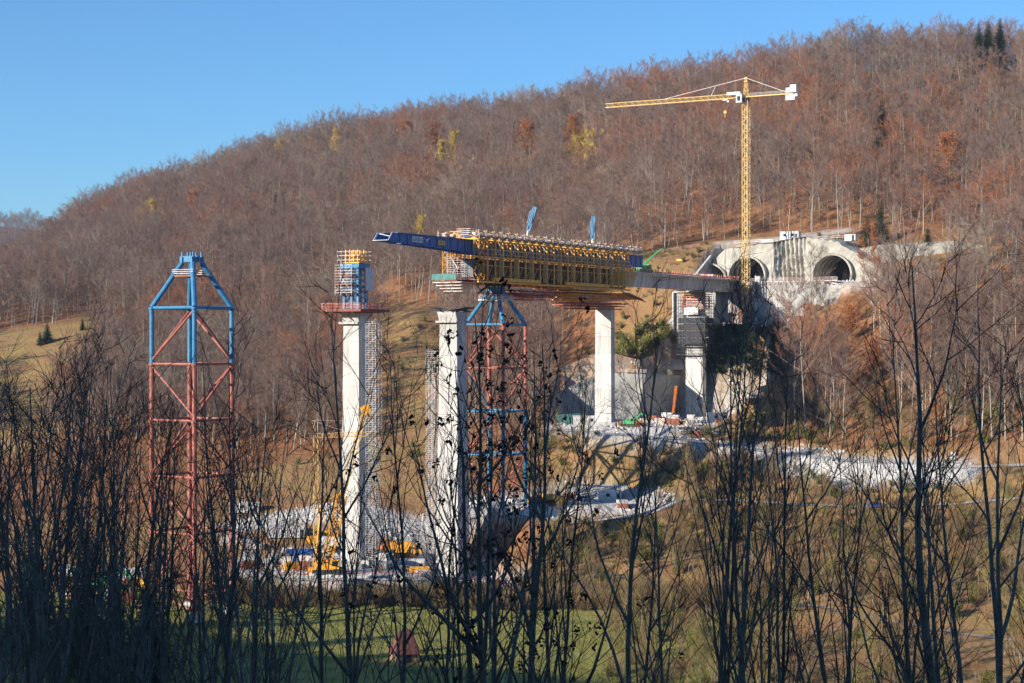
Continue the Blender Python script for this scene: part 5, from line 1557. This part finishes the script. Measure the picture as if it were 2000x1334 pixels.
# site vehicles and stores
def truck(name, label, c, dx, mcab, mbox, L=7.5, H=2.6, cat='truck', group=None):
    dy = Z.cross(dx).normalized(); e = empty(name, c, label, cat, group)
    m = MB(); m.prism([c+dx*(L/2-2+x)+Z*z-dy*1.15 for x, z in ((0,.6),(2.0,.6),(2.0,1.7),(1.6,2.7),(0,2.8))], dy*2.3); cc = m.build('cab', mcab, e)
    m = MB(); m.prism([c+dx*(L/2-2+x)+Z*z-dy*1.17 for x, z in ((.6,1.75),(1.95,1.75),(1.65,2.55),(.6,2.6))], dy*2.34); m.build('window', M_glass, cc)
    m = MB(); m.box(c-dx*1.1+Z*(.9+H/2-.2), dx*(L/2-1.2), dy*1.2, Z*(H/2-.25)); m.box(c+Z*.75, dx*(L/2-.1), dy*.5, Z*.12); m.build('load_body', mbox, e)
    for q in (L/2-1.2, -L/2+1.2, -L/2+2.5):
        for sg in (-1, 1):
            m = MB(); m.bar(c+dx*q+dy*sg*.85+Z*.5, c+dx*q+dy*sg*1.15+Z*.5, .5, 12); m.build('wheel', M_tyre, e)
    return e
def van(label, c, dx, mt, L=4.6, group=None, name='parked_car', cat='car'):
    dy = Z.cross(dx).normalized(); e = empty(name, c, label, cat, group)
    m = MB(); m.prism([c+dx*x*L/2+Z*z-dy*.88 for x, z in ((-1,.35),(1,.35),(1,.85),(.6,.95),(.3,1.5),(-.7,1.55),(-.98,1.0))], dy*1.76); b = m.build('body', mt, e)
    m = MB(); m.prism([c+dx*x*L/2+Z*z-dy*.9 for x, z in ((-.82,1.0),(.5,1.0),(.26,1.42),(-.64,1.45))], dy*1.8); m.build('window', M_glass, b)
    for q in (-.62, .62):
        for sg in (-1, 1):
            m = MB(); m.bar(c+dx*q*L/2+dy*sg*.7+Z*.33, c+dx*q*L/2+dy*sg*.92+Z*.33, .33, 12); m.build('wheel', M_tyre, e)
    return e
XD = Vector((1,0,0)); YD = Vector((0,1,0))
truck('dump_truck', 'white truck parked on the pale site road between the crawler crane and left pier', on(652, 408), XD, M_white, M_white)
truck('dump_truck', 'orange-cabbed truck on the lower yard right of the tall middle pier', on(952, 398), Vector((.7,-.7,0)), M_orange, M_white, 7.0)
truck('concrete_truck', 'yellow and white truck standing behind the stair tower of the left pier', on(792, 418), XD, M_yel, M_yel, 8.0, 3.0)
van('dark car parked on the lane below the white gravel embankment', on(1712, 414), XD, M_sblue)
van('white van on the white terrace behind the yellow excavator', on(1140, 444), XD, M_white, 5.2, name='parked_van', cat='van')
van('blue car on the lower yard right of the tall middle pier', on(1003, 400), YD, M_sblue)
cl = [
 ('white container in the grass left of the small crane, beyond the site road', on(478, 436), XD, 7.5, M_white),
 ('white container near the far pier side of the middle terrace', on(1190, 446), XD, 6, M_white),
 ('long grey-white container behind the crawler crane', on(560, 412), XD, 9, M_galv),
 ('white container on the lower left yard behind the trees', on(545, 378), XD, 6, M_white),
 ('blue container on the lower left yard beside the crawler crane', on(585, 392), XD, 6, M_sblue),
 ('brown timber-clad container on the lower yard right of the tall middle pier', on(936, 392), XD, 6, M_wood),
 ('white container on the far left yard deep behind the trees', on(150, 385), XD, 8, M_white),
 ('white container on the far left yard next to the green excavator', on(255, 380), XD, 6, M_white),
 ('pale container between the left pier and the tall middle pier', on(800, 400), XD, 7, M_white),
 ('white container beside the slim far pier on the upper terrace', on(1140, 490), XD, 6, M_white),
 ('white container in front of the shaded pier on the upper terrace', on(1400, 510), XD, 6, M_white),
 ('teal container left of the slim far pier', on(1105, 497), XD, 6, M_teal)]
for lb, c, dx, L, mt in cl:
    cabin('site_container', lb, c, dx, YD, L, 2.4, 2.6, mt, windows=1, group='site containers')
cabin('site_cabin', 'blue site cabin on the crane terrace to the right of the crane foot', BP(14.5,-12,4.8), W, U, 5.5, 2.4, 2.6, M_sblue, windows=2, cat='cabin')
cabin('site_cabin', 'white site cabin on the crane terrace far right', BP(21,-10.5,4.8), W, U, 5.0, 2.4, 2.4, M_white, windows=2, cat='cabin')

rgs = random.Random(44)
def stack(label, c, mt, kindn, n=4, L=3.0, dx=XD, group=None):
    dy = Z.cross(dx).normalized(); m = MB()
    for i in range(n):
        for j in range(3):
            m.box(c+Z*(.14+i*.24)+dy*(j-1)*.7+dx*rgs.uniform(-.12,.12), dx*L/2*rgs.uniform(.9,1), dy*.3, Z*.1)
    o = m.build(kindn, mt, loc=c); tag(o, label, 'stack', group); return o
# stores: each stack is a thing; those in one yard share a label
yards = [
 (480, 640, 376, 398, 34, 'pile of boards, pipes and crates stacked on the lower yard left of the crawler crane', 'stores left of the crawler crane'),
 (690, 835, 374, 402, 20, 'pile of boards, pipes and crates stacked on the yard between the left and middle piers', 'stores between the left and middle piers'),
 (925, 1005, 392, 410, 12, 'pile of boards, pipes and crates stacked on the yard right of the middle pier', 'stores right of the middle pier'),
 (930, 1230, 433, 452, 22, 'pile of boards, pipes and crates stacked on the white middle terrace', 'stores on the middle terrace'),
 (1090, 1480, 474, 520, 26, 'pile of boards, pipes and crates stacked on the upper terrace around the two far piers', 'stores on the upper terrace'),
 (60, 330, 345, 385, 26, 'pile of boards, pipes and crates stacked on the far left yard behind the trees', 'stores on the far left yard'),
 (420, 640, 402, 418, 14, 'pile of boards, pipes and crates stacked along the pale site road left of the piers', 'stores along the site road'),
]
for a, b, d0, d1, nn, lb, gp in yards:
    for k in range(nn):
        px = rgs.uniform(a, b); D = rgs.uniform(d0, d1)
        mt = rgs.choice([M_white, M_wood, M_galv, M_redo, M_rail, M_white, M_yel, M_conc, M_bwood])
        an = rgs.uniform(-.5,.5)
        stack(lb, on(px, D), mt, 'material_stack', rgs.randint(3,8), rgs.uniform(2,4.5), Vector((math.cos(an), math.sin(an), 0)), gp)
# crane terrace bits
for k in range(8):
    p = BP(rgs.uniform(6,28), rgs.uniform(-13,-8.5), 4.75); stack('pile of boards, pipes and crates stacked on the crane terrace', p, rgs.choice([M_white, M_galv, M_conc]), 'material_stack', rgs.randint(2,6), 2.5, W, 'stores on the crane terrace')
# timber-faced yard wall in front of the left pier
def board_wall(name, label, a, b, h, n_, mt, mt2):
    e = empty(name, a, label, 'wall'); m = MB(); d = (b-a)
    for i in range(n_):
        p = a+d*((i+.5)/n_); hh = h*rgs.uniform(.85,1.08); m.box(p+Z*hh/2, d/n_*.42, Vector((0,.08,0)), Z*hh/2)
    m.build('board', mt, e); m = MB(); m.box((a+b)/2+Z*(h+.12), d/2, Vector((0,.45,0)), Z*.16); m.build('coping', mt2, e)
zE = -50.5
board_wall('sheet_pile_wall', 'pale board-faced retaining wall along the front edge of the yard below the left pier', Vector((-48, 364.5, -54.5)), Vector((-19.5, 366.5, -54.8)), 3.6, 30, M_rail, M_conc2)
board_wall('sheet_pile_wall', 'brown board wall below the yard in front of the middle pier', Vector((-18.5, 371, -56.5)), Vector((6, 383, -57.6)), 2.4, 18, M_wood, M_conc2)
for (x0, y0, x1, y1, lb) in ((-50,369,-20,371,'red and white guard rail along the yard edge in front of the left pier'), (-18,385,4,392,'white guard rail in front of the foot of the middle pier')):
    a = Vector((x0,y0,hgt(x0,y0))); b = Vector((x1,y1,hgt(x1,y1))); m = MB(); rail_line(m, a, b, 1.1, 2, 2); tag(m.build('guard_rail', M_rred, loc=a), lb, 'railing')
# green safety net by the slim pier
m = MB(); rows = []
for i in range(13):
    f = i/12; x = 1068+90*f; row = []
    for j in range(4):
        p = P(x, 838-(8+20*math.sin(f*2.2))*j/3, 500); p.y += 3*j; row.append(p+Z*.3*float(vnoise(f*9, j, 1, 3)))
    rows.append(row)
m.grid(rows); o = m.build('safety_net', M_teal, loc=P(1110,830,500)); tag(o, 'dark green net spread on the bank left of the slim far pier', 'net')
# meadow barn with steep tiled roof
c = on(790, 312); e = empty('barn', c, 'small old barn with a steep reddish tiled roof standing alone on the meadow', 'barn')
dx = Vector((.93,.36,0)).normalized(); dy = Vector((-.36,.93,0)).normalized()
m = MB(); m.box(c+Z*.9, dx*2.2, dy*2.0, Z*1.1); m.build('wall', M_wood, e)
m = MB()
a0, a1 = c-dx*1.0+Z*5.6, c+dx*1.2+Z*5.6; q = [c+dx*x+dy*y+Z*z for x, y, z in ((-2.6,-2.4,1.5),(2.6,-2.4,1.5),(2.6,2.4,1.5),(-2.6,2.4,1.5))]
m.quad(q[0], q[1], a1, a0); m.quad(q[2], q[3], a0, a1); m.tri(q[1], q[2], a1); m.tri(q[3], q[0], a0); m.quad(*q[::-1])
m.build('roof', M_tile, e)
m = MB(); m.box(c+Z*.9-dy*2.03, dx*.6, dy*.04, Z*.9); m.build('door', M_dark, e)
# overhead cable slide and pipes on the slope left of the portals
m = MB(); m.tube([P(1222,640,556), P(1248,608,562), P(1275,572,568), P(1293,545,572)], .45, 8); o = m.build('slope_pipe', M_dark, loc=P(1250,610,560)); tag(o, 'dark pipe chute running diagonally up the slope left of the scaffolded pier', 'pipe')
m = MB(); m.box(P(1330,508,578), W*1.4, U*.6, Z*.35); o = m.build('yellow_skip', M_yel, loc=P(1330,510,578)); tag(o, 'yellow skip on the slope above the green mobile crane', 'skip')
m = MB(); rail_line(m, P(1225,505,590), P(1365,482,590), 1.0, 3, 2, .06, board=False); o = m.build('path_railing', M_rail, loc=P(1300,495,590)); tag(o, 'thin pale rail along the path below the beech wood, left of the portals', 'railing')
# ------------------------------------------------------------------ single trees that stand out on the far slope
FIR = [Kind('fir', conifer(51+i, h, r, t), M_bark, M_fir) for i, (h, r, t) in enumerate([(13, 3.0, 30), (16, 3.1, 36), (12, 3.8, 26)])]
LAR = [Kind('golden_tree', leafy_tree(61+i, h, r, 2800, nr), M_bark, M_larch) for i, (h, r, nr) in enumerate([(15, 3.4, 1.0), (16, 2.6, .6)])]
ORA = [Kind('orange_tree', leafy_tree(71, 14, 4.0, 2600), M_bark, M_rust)]
def find_ground(px, py, d0=420, d1=1300):
    """distance at which the sight line through a point of the hillside meets the ground"""
    for D in np.arange(d0, d1, 1.5):
        p = P(px, py, D)
        if hgt(p.x, p.y) >= p.z: return D
    return d1
def on_slope(px, py, d0=420):
    D = find_ground(px, py, d0); p = P(px, py, D); return p.x, D
def special(kind, px, py_top, hpx, name, label, H, cat='tree', group=None, d0=420, up=20):
    """tree whose base is hpx photograph pixels under py_top"""
    x, D = on_slope(px, min(py_top+hpx, 900), d0); 
    return plant(kind, name, x, D, None, hpx*D/F/H, rgn.uniform(0,6), label, cat, group)
special(FIR[2], 92, 628, 42, 'fir_tree', 'broad dark fir on the sunny clearing at the far left', 12)
special(FIR[0], 78, 645, 30, 'fir_tree', 'smaller dark fir leaning against the broad one on the left clearing', 13)
special(FIR[0], 161, 620, 26, 'fir_tree', 'small round dark fir alone near the top of the left clearing', 13)
special(FIR[0], 176, 615, 12, 'fir_tree', 'tiny fir at the upper tip of the left clearing', 13)
for (kd_, px_, pt_, H_, lb_), (x_, y_) in zip(STAND, stand_pos):
    K = {'fir': FIR[1] if H_ > 15 else FIR[0], 'gold': LAR[1], 'gold2': LAR[0], 'rust': ORA[0]}[kd_]
    H0 = {'fir': 16 if H_ > 15 else 13, 'gold': 16, 'gold2': 15, 'rust': 14}[kd_]
    s_ = H_/H0; w_ = s_ if kd_ == 'fir' else s_*.8
    plant(K, {'fir': 'fir_tree', 'rust': 'orange_tree'}.get(kd_, 'golden_tree'), x_, y_, None, (w_, w_, s_), rgn.uniform(0, 6), lb_, 'tree')
for i_, (x_, y_, s_) in enumerate(((-62, 292, 1.5), (-75, 300, 1.7), (-66, 283, 1.4), (-88, 312, 1.6))):
    plant(FIR[1], 'fir_tree', x_, y_, None, s_, i_, 'tall dark fir at the left end of the meadow behind the thicket', 'tree', 'firs at the left end of the meadow')
D = 512; x = (1512-1000)/F*D; plant(FIR[1], 'fir_tree', x, D, hgt(x, D), 1.15, 1, 'slender dark fir right of the shaded slope beside the cut wall', 'tree')
# ------------------------------------------------------------------ scrub on the slopes around the site
SHR = [Kind('shrub', shrub(81+i, h, n_, 0, .035), M_twig, M_scrub) for i, (h, n_) in enumerate([(2.4, 16), (3.4, 18), (1.5, 14)])]
GSH = [Kind('leafy_shrub', shrub(91, 2.6, 14, 4, .04), M_twig, M_bush)]
SHD = [Kind('shade_shrub', shrub(97, 2.8, 18, 6, .04), M_twig, M_shade_leaf)]
SAP = [Kind('sapling', beech(95+i, 8.0, 0.06, 12, .2, 4, 5, .03, .5), M_beech, M_scrub) for i in range(2)]
def scatter(n_, x0, x1, y0, y1, test, seed, mind=0):
    r = np.random.RandomState(seed); xs = r.uniform(x0, x1, n_); ys = r.uniform(y0, y1, n_); zs = hgts(xs, ys)
    px = 1000+F*xs/ys; py = 667-F*zs/ys; k_ = test(px, py, xs, ys)
    return np.stack([xs[k_], ys[k_], zs[k_]], 1)
gi_ = lambda xs, ys: grav[np.clip(np.searchsorted(gys, ys)-1, 0, len(gys)-1), np.clip(np.searchsorted(gxs, xs)-1, 0, len(gxs)-1)]
def free(px, py, xs, ys):
    k_ = (gi_(xs, ys) < 0.05) & (px > -60) & (px < 2080)
    for pts_, w_ in ((road_pts, 5), (road2_pts, 3.2), (path_pts, 2.2)):
        d_, _ = seg_dist(xs, ys, pts_); k_ &= d_ > w_
    for s_ in (-94, -40, 0, 21, 80.5, 142):
        q = B(s_, 0, 0); k_ &= np.hypot(xs-q.x, ys-q.y) > 8
    return k_
patch = lambda xs, ys, s_, th, sd: vnoise(xs, ys, s_, sd) > th
low_right = scatter(9000, -10, 290, 285, 475, lambda px, py, xs, ys: free(px, py, xs, ys) & (px > 1000+0*py) & ((ys < 372) & (px > 1180) | (ys >= 372)) & (patch(xs, ys, 14, -.35, 21)), 1)
mid = scatter(7000, -160, 110, 395, 600, lambda px, py, xs, ys: free(px, py, xs, ys) & ((inside(Z_slope, px, py) & (np.sin(xs*91.7+ys*37.3) > .86)) | zone_site(px, py)) & patch(xs, ys, 16, -.45, 22), 2)
hedge = scatter(1500, -70, 60, 357, 372, lambda px, py, xs, ys: free(px, py, xs, ys), 3)
k1 = plant(SHR[0], 'shrub', *[float(v) for v in low_right[0][:2]], label='bare shrub at the foot of the scrub slope right of the meadow', cat='shrub')
xx_ = lambda px, D: ((px-1000)/F*D, D)
sh = [plant(SHR[i], 'shrub', *xx_(px, D), sc=sc_, label=lb, cat='shrub') for i, (px, D, sc_, lb) in enumerate([
    (664, 372.5, 1.6, 'round grey leafless bush at the foot of the left pier'), (700, 373.5, 1.3, 'leafless bush right of the round grey one at the foot of the left pier'),
    (742, 372.8, 1.7, 'low leafless bush at the yard edge below the stair tower')])]
gsl = [plant(GSH[0], 'leafy_shrub', *xx_(px, D), sc=sc_, rz=px, label='yellow-green leafy bush on the bank left of the scaffolded pier', cat='bush', group='leafy bushes left of the scaffolded pier')
       for px, D, sc_ in ((1215, 534, 1.6), (1232, 538, 2.0), (1250, 541, 2.2), (1268, 543, 2.0), (1284, 544, 1.8), (1300, 546, 1.7), (1222, 545, 1.6), (1245, 549, 1.8), (1262, 551, 1.6), (1212, 541, 1.5), (1236, 530, 1.4), (1290, 550, 1.4), (1318, 548, 1.3))]
shd = plant(SHD[0], 'shade_shrub', *xx_(1405, 545), sc=1.2, label='added dark bush standing in for shadow just right of the scaffolded pier', cat='bush')
sap = [plant(K, 'sapling', *xx_(px, D), sc=sc_, label=lb, cat='tree') for K, px, D, sc_, lb in (
    (SAP[0], 1500, 398, 1.0, 'thin pale-stemmed young tree on the scrub slope below the embankment'), (SAP[1], 1660, 372, 1.0, 'thin pale-stemmed young tree above the path on the right slope'))]
bpy.context.view_layer.update()
kids = lambda e: tuple(sorted(e.children, key=lambda o: o.name.startswith('crown')))
shade_slope = scatter(2600, 55, 105, 534, 558, lambda px, py, xs, ys: (px > 1385) & (px < 1530) & (hgts(xs, ys) > -11) & (hgts(xs, ys) < 4.0), 4)  # dark shrubs added where the bank should lie in cast shadow
stuff_instances('shade_cover', shade_slope, [kids(shd)], 'added dark shrub cover standing in for the cast shadow on the steep bank under the crane terrace', 'undergrowth', 0.5, 1.0, .2)
stuff_instances('scrub', low_right, [kids(sh[0]), kids(sh[1]), kids(sh[2]), kids(gsl[0]), kids(sap[0]), kids(sap[1])], 'olive and brown scrub with thin young trees covering the slope below the roads', 'scrub', 0.5, 1.25, .12)
stuff_instances('undergrowth', mid, [kids(sh[0]), kids(sh[2]), kids(gsl[0])], 'low brown undergrowth on the dry grass slopes around the piers', 'undergrowth', 0.35, 0.9, .12)
stuff_instances('hedge_scrub', hedge, [kids(sh[0]), kids(sh[1])], 'leafless brown hedge scrub along the far edge of the meadow', 'scrub', 0.6, 1.3, .12)

def rock(seed, r=.5):
    rg = random.Random(seed); m = MB(); rows = []
    for i in range(6):
        a = math.pi*i/5; rows.append([Vector((math.cos(b)*math.sin(a), math.sin(b)*math.sin(a)*.8, math.cos(a)*.65))*r for b in [2*math.pi*j/7 for j in range(7)]])
    jit = {}
    for i in range(6):
        for j in range(7):
            f = rg.uniform(.7, 1.2) if 0 < i < 5 else 1; rows[i][j] = rows[i][j]*f
        rows[i].append(rows[i][0])
    return m.grid(rows)
bl = []
for i, (x_, y_) in enumerate(((P(1165,0,464).x, 464), (P(1235,0,468).x, 468), (P(1010,0,434).x, 434))):
    o = rock(7+i, .8).build('boulder', M_gravel, loc=(x_, y_, hgt(x_, y_)), smooth=False)
    for v in o.data.vertices: v.co += Vector((x_, y_, hgt(x_, y_)))
    bl.append(tag(o, ('pale boulder on the rubble edge below the slim far pier', 'pale boulder on the terrace edge left of the green excavator', 'pale boulder on the middle terrace by the foot of the gantry tower')[i], 'boulder'))
near_edge = lambda xs, ys: (gi_(xs, ys) > 0.25)
rub = scatter(24000, -70, 150, 360, 560, lambda px, py, xs, ys: near_edge(xs, ys) & (vnoise(xs, ys, 6, 31) > -.15) & (seg_dist(xs, ys, road_pts)[0] > 3.6), 8)
stuff_instances('rubble', rub, [(b_,) for b_ in bl], 'pale broken stone strewn over the terraces and road edges', 'rubble', 0.2, 0.9, .8)

# ------------------------------------------------------------------ bare trees in the shade in front of the photographer
def ash(seed, H=17.0, r0=0.15, stems=1, nl=12, fork=.2, spread=.55, nb=4, nt=4, leaves=0, wob=.07):
    rg = random.Random(seed); T = MB(); C = MB(); L = MB()
    for st in range(stems):
        lean = Vector((rg.gauss(0,.03), rg.gauss(0,.03), 1)) if stems == 1 else Vector((rg.uniform(-.22,.22), rg.uniform(-.15,.15), 1))
        hs = H*(1 if st == 0 else rg.uniform(.78,.98))
        p0 = Vector((rg.gauss(0,.12)*(stems > 1), rg.gauss(0,.12)*(stems > 1), -.6))
        tp, tr = branch(T, rg, p0, lean, hs, r0*(1 if stems == 1 else .72), 14, 8, up=.06, wob=wob, r_end=.08)
        for i in range(nl if stems == 1 else int(nl*.62)):
            t = fork+(.97-fork)*(i+rg.random())/(nl if stems == 1 else int(nl*.62))
            p, d = along(tp, t); rr = r0*(1-t*.88)
            big = rg.random() < .34
            Lm = H*(.34-.26*(t-fork)/(1-fork))*rg.uniform(.7,1.15)*(1.35 if big else 1)
            lp, lr = branch(T, rg, p, side_dir(rg, d, spread*rg.uniform(.85,1.6)), Lm, rr*(.6 if big else .34)+.006, 8, 5, up=.10, wob=.15, r_end=.12)
            for j in range(nb):
                tt = min(.2+.8*(j+rg.random())/nb, .99); p2, d2 = along(lp, tt)
                bp_, _ = branch(C, rg, p2, side_dir(rg, d2, rg.uniform(.5,1.05)), Lm*rg.uniform(.28,.6)*(1.15-.5*tt), .016, 4, 3, up=.12, wob=.14, r_end=.4)
                for q in range(nt):
                    p3, d3 = along(bp_, min(.2+.8*(q+rg.random())/nt, .99))
                    tw_, _ = branch(C, rg, p3, side_dir(rg, d3, rg.uniform(.4,.8)), rg.uniform(.35,.95), .0075, 2, 3, up=.08, wob=.15, r_end=.5)
                    if rg.random() < leaves:
                        c = tw_[-1]
                        for _ in range(7):
                            a = rv(rg)*.06; b_ = rv(rg)*.06; o = c+rv(rg)*.07-Z*rg.uniform(0,.16); L.quad(o+a, o+b_, o-a, o-b_)
    return T, C, L
class AKind(Kind):
    def __init__(self, name, TCL):
        Kind.__init__(self, name, TCL[:2], M_bark, M_twig)
        self.l = mesh_of(TCL[2], name+'_seeds', M_leafd) if TCL[2].f else None
ASH = [AKind('ash', ash(101, 17, .155)), AKind('ash', ash(102, 17, .13, nl=15, spread=.42)), AKind('ash', ash(103, 17, .14, fork=.35, nl=13, spread=.6)),
       AKind('ash', ash(104, 17, .12, nl=13, spread=.38, fork=.3)), AKind('ash', ash(105, 17, .17, stems=3, leaves=.0)), AKind('ash', ash(106, 17, .15, leaves=.2, spread=.55)),
       AKind('ash', ash(107, 17, .20, stems=4, leaves=.3, nl=17)), AKind('ash', ash(108, 17, .11, nl=14, spread=.5, wob=.1))]
def fore(k, px, ytop, D, label, group=None, rz=None, girth=1.0, tilt=(0,0)):
    x = (px-1000)/F*D; zg = hgt(x, D); zt = (667-ytop)/F*D; s_ = (zt-zg)/16.2
    K = ASH[k]; ex = [('seed_clusters', K.l)] if K.l is not None else None
    if rz is None: rz = rgf.uniform(0, 6.28)
    e = plant(K, 'bare_tree', x, D, zg, (s_*girth, s_*girth, s_), rz, label, 'tree', group, tilt, ex)
    for c in e.children:
        if c.name.startswith('seed'): c['kind'] = 'stuff'
    return e
rgf = random.Random(77)
main = [
 (1, 392, 900, 46, 'dark bare tree rising in front of the left blue-topped steel tower', 1.0),
 (4, 458, 690, 50, 'dark bare multi-stemmed tree just right of the left blue-topped steel tower', 1.0),
 (3, 512, 650, 62, 'tall thin dark tree between the left steel tower and the small yellow crane', .9),
 (2, 612, 790, 44, 'dark bare forked tree in front of the small yellow crane mast', 1.1),
 (1, 728, 640, 44, 'dark bare tree with curved trunk in front of the left pier stair tower', 1.1),
 (7, 700, 900, 50, 'short dark twisted tree in front of the foot of the left pier', 1.0),
 (3, 792, 700, 47, 'straight dark tree in front of the gap between the left and middle piers', .95),
 (7, 836, 760, 52, 'thin dark tree whose twigs cross the tall middle pier', 1.0),
 (6, 972, 620, 40, 'massive dark multi-stemmed tree hung with dead seed clusters before the gantry tower', 1.15),
 (5, 1015, 690, 46, 'dark tree hung with dead seed clusters just right of the gantry tower', 1.0),
 (5, 905, 720, 48, 'dark tree hung with seed clusters crossing the right edge of the middle pier', .9),
 (3, 1056, 740, 50, 'slim dark tree in front of the yellow excavator', .9),
 (1, 1112, 760, 46, 'dark tree with slightly bent trunk right of the yellow excavator', 1.0),
 (3, 1188, 640, 42, 'long straight dark trunk in front of the slim far pier', 1.2),
 (2, 1240, 900, 44, 'dark spreading tree whose branches reach over the grey spoil bank', 1.0),
 (3, 1352, 600, 44, 'dark forked tree in front of the scaffolded pier', .95),
 (1, 1392, 640, 45, 'dark tree right of the forked one before the scaffolded pier', .75),
 (0, 1432, 600, 43, 'tall dark leaning trunk in front of the cut wall and crane foot', .9),
 (3, 1495, 610, 41, 'straight dark trunk in front of the slender fir beside the cut wall', .95),
 (1, 1518, 660, 46, 'dark tree with raised branches just right of the slender fir', .75),
 (7, 1560, 780, 50, 'thin dark tree before the left end of the gravel embankment', 1.0),
 (3, 1606, 820, 48, 'thin straight dark tree before the middle of the gravel embankment', .9),
 (2, 1650, 760, 46, 'dark spreading tree before the gravel embankment', 1.0),
 (7, 1715, 850, 44, 'low dark tree before the right part of the gravel embankment', 1.0),
 (0, 1872, 520, 39, 'thick pale-barked straight trunk dominating the right side', 1.35),
 (1, 1812, 640, 46, 'dark tree left of the thick straight trunk on the right', 1.0),
 (4, 1932, 560, 44, 'dark many-branched tree right of the thick straight trunk', 1.1),
 (2, 1905, 700, 52, 'thin dark tree close beside the thick straight trunk on the right', .9),
 (1, 1985, 590, 46, 'dark bare tree at the right edge of the picture', 1.0),
 (0, 18, 760, 40, 'thick black trunk at the left edge of the picture', 1.3),
 (2, 95, 700, 48, 'thin dark tree at far left reaching above the thicket', .8),
 (3, 128, 700, 50, 'second thin dark tree at far left reaching above the thicket', .8),
]
for k, px, yt, D, lb, gth in main: fore(k, px, yt, D, lb, girth=gth*.85)
for i in range(31):
    px = rgf.uniform(-40, 520); D = rgf.uniform(46, 84)
    if 275 < px < 480 and i % 3: px -= 270
    fore(rgf.choice([0,1,2,3,4,7]), px, rgf.uniform(735, 860)+(40 if px > 330 else 0), D, 'dark bare tree in the dense shaded thicket on the left', 'trees of the dark thicket on the left', girth=rgf.uniform(.8,1.1))
for i in range(4):
    px = rgf.uniform(540, 1250); D = rgf.uniform(44, 78)
    fore(rgf.choice([1,3,7,5]), px, rgf.uniform(820, 1080), D, 'thin dark bare tree among the shaded trees in front of the piers and meadow', 'thin shaded trees in front of the piers and meadow', girth=rgf.uniform(.7,.95))
for i in range(5):
    px = rgf.uniform(1250, 2040); D = rgf.uniform(44, 80)
    fore(rgf.choice([1,3,7,2]), px, rgf.uniform(760, 1050) - (120 if px > 1780 else 0), D, 'thin dark bare tree among the shaded trees in front of the scrub slope', 'thin shaded trees in front of the scrub slope', girth=rgf.uniform(.7,.95))
fx, fy = wood_spots(-1700, -700, 2100, 2700, 13, 6)
fj = np.clip(((fy-1900)/40).astype(int), 0, HX.shape[0]-1); fi = np.clip(((fx+2600)/20).astype(int), 0, HX.shape[1]-1)
fpts = np.stack([fx, fy, HZ[fj, fi]-1], 1)
stuff_instances('far_forest', fpts, [pair(K) for K in BEECH[:4]], 'leafless forest on the distant blue hill at the far left', 'forest', 0.8, 1.3, .04)
# ------------------------------------------------------------------ thin autumn haze over the valley
bpy.context.view_layer.update()
def haze_box(x0, x1, y0, y1, z0, z1):
    m = MB(); m.box(((x0+x1)/2, (y0+y1)/2, (z0+z1)/2), ((x1-x0)/2,0,0), (0,(y1-y0)/2,0), (0,0,(z1-z0)/2))
    hm_ = bpy.data.materials.new('haze'); hm_.use_nodes = True; nt = hm_.node_tree
    nt.nodes.remove(nt.nodes['Principled BSDF'])
    pv = nt.nodes.new('ShaderNodeVolumePrincipled'); pv.inputs['Color'].default_value = (0.80, 0.88, 1.0, 1); pv.inputs['Density'].default_value = 0.00008; pv.inputs['Anisotropy'].default_value = 0.3
    nt.links.new(pv.outputs[0], nt.nodes['Material Output'].inputs['Volume'])
    o = m.build('haze', hm_); tag(o, 'thin bluish haze hanging over the valley and the far hill', 'haze', kind='stuff'); return o
haze_box(-9010, 9010, -3010, 12010, float(GZ.min())-1.0, float(GZ.max())+45)
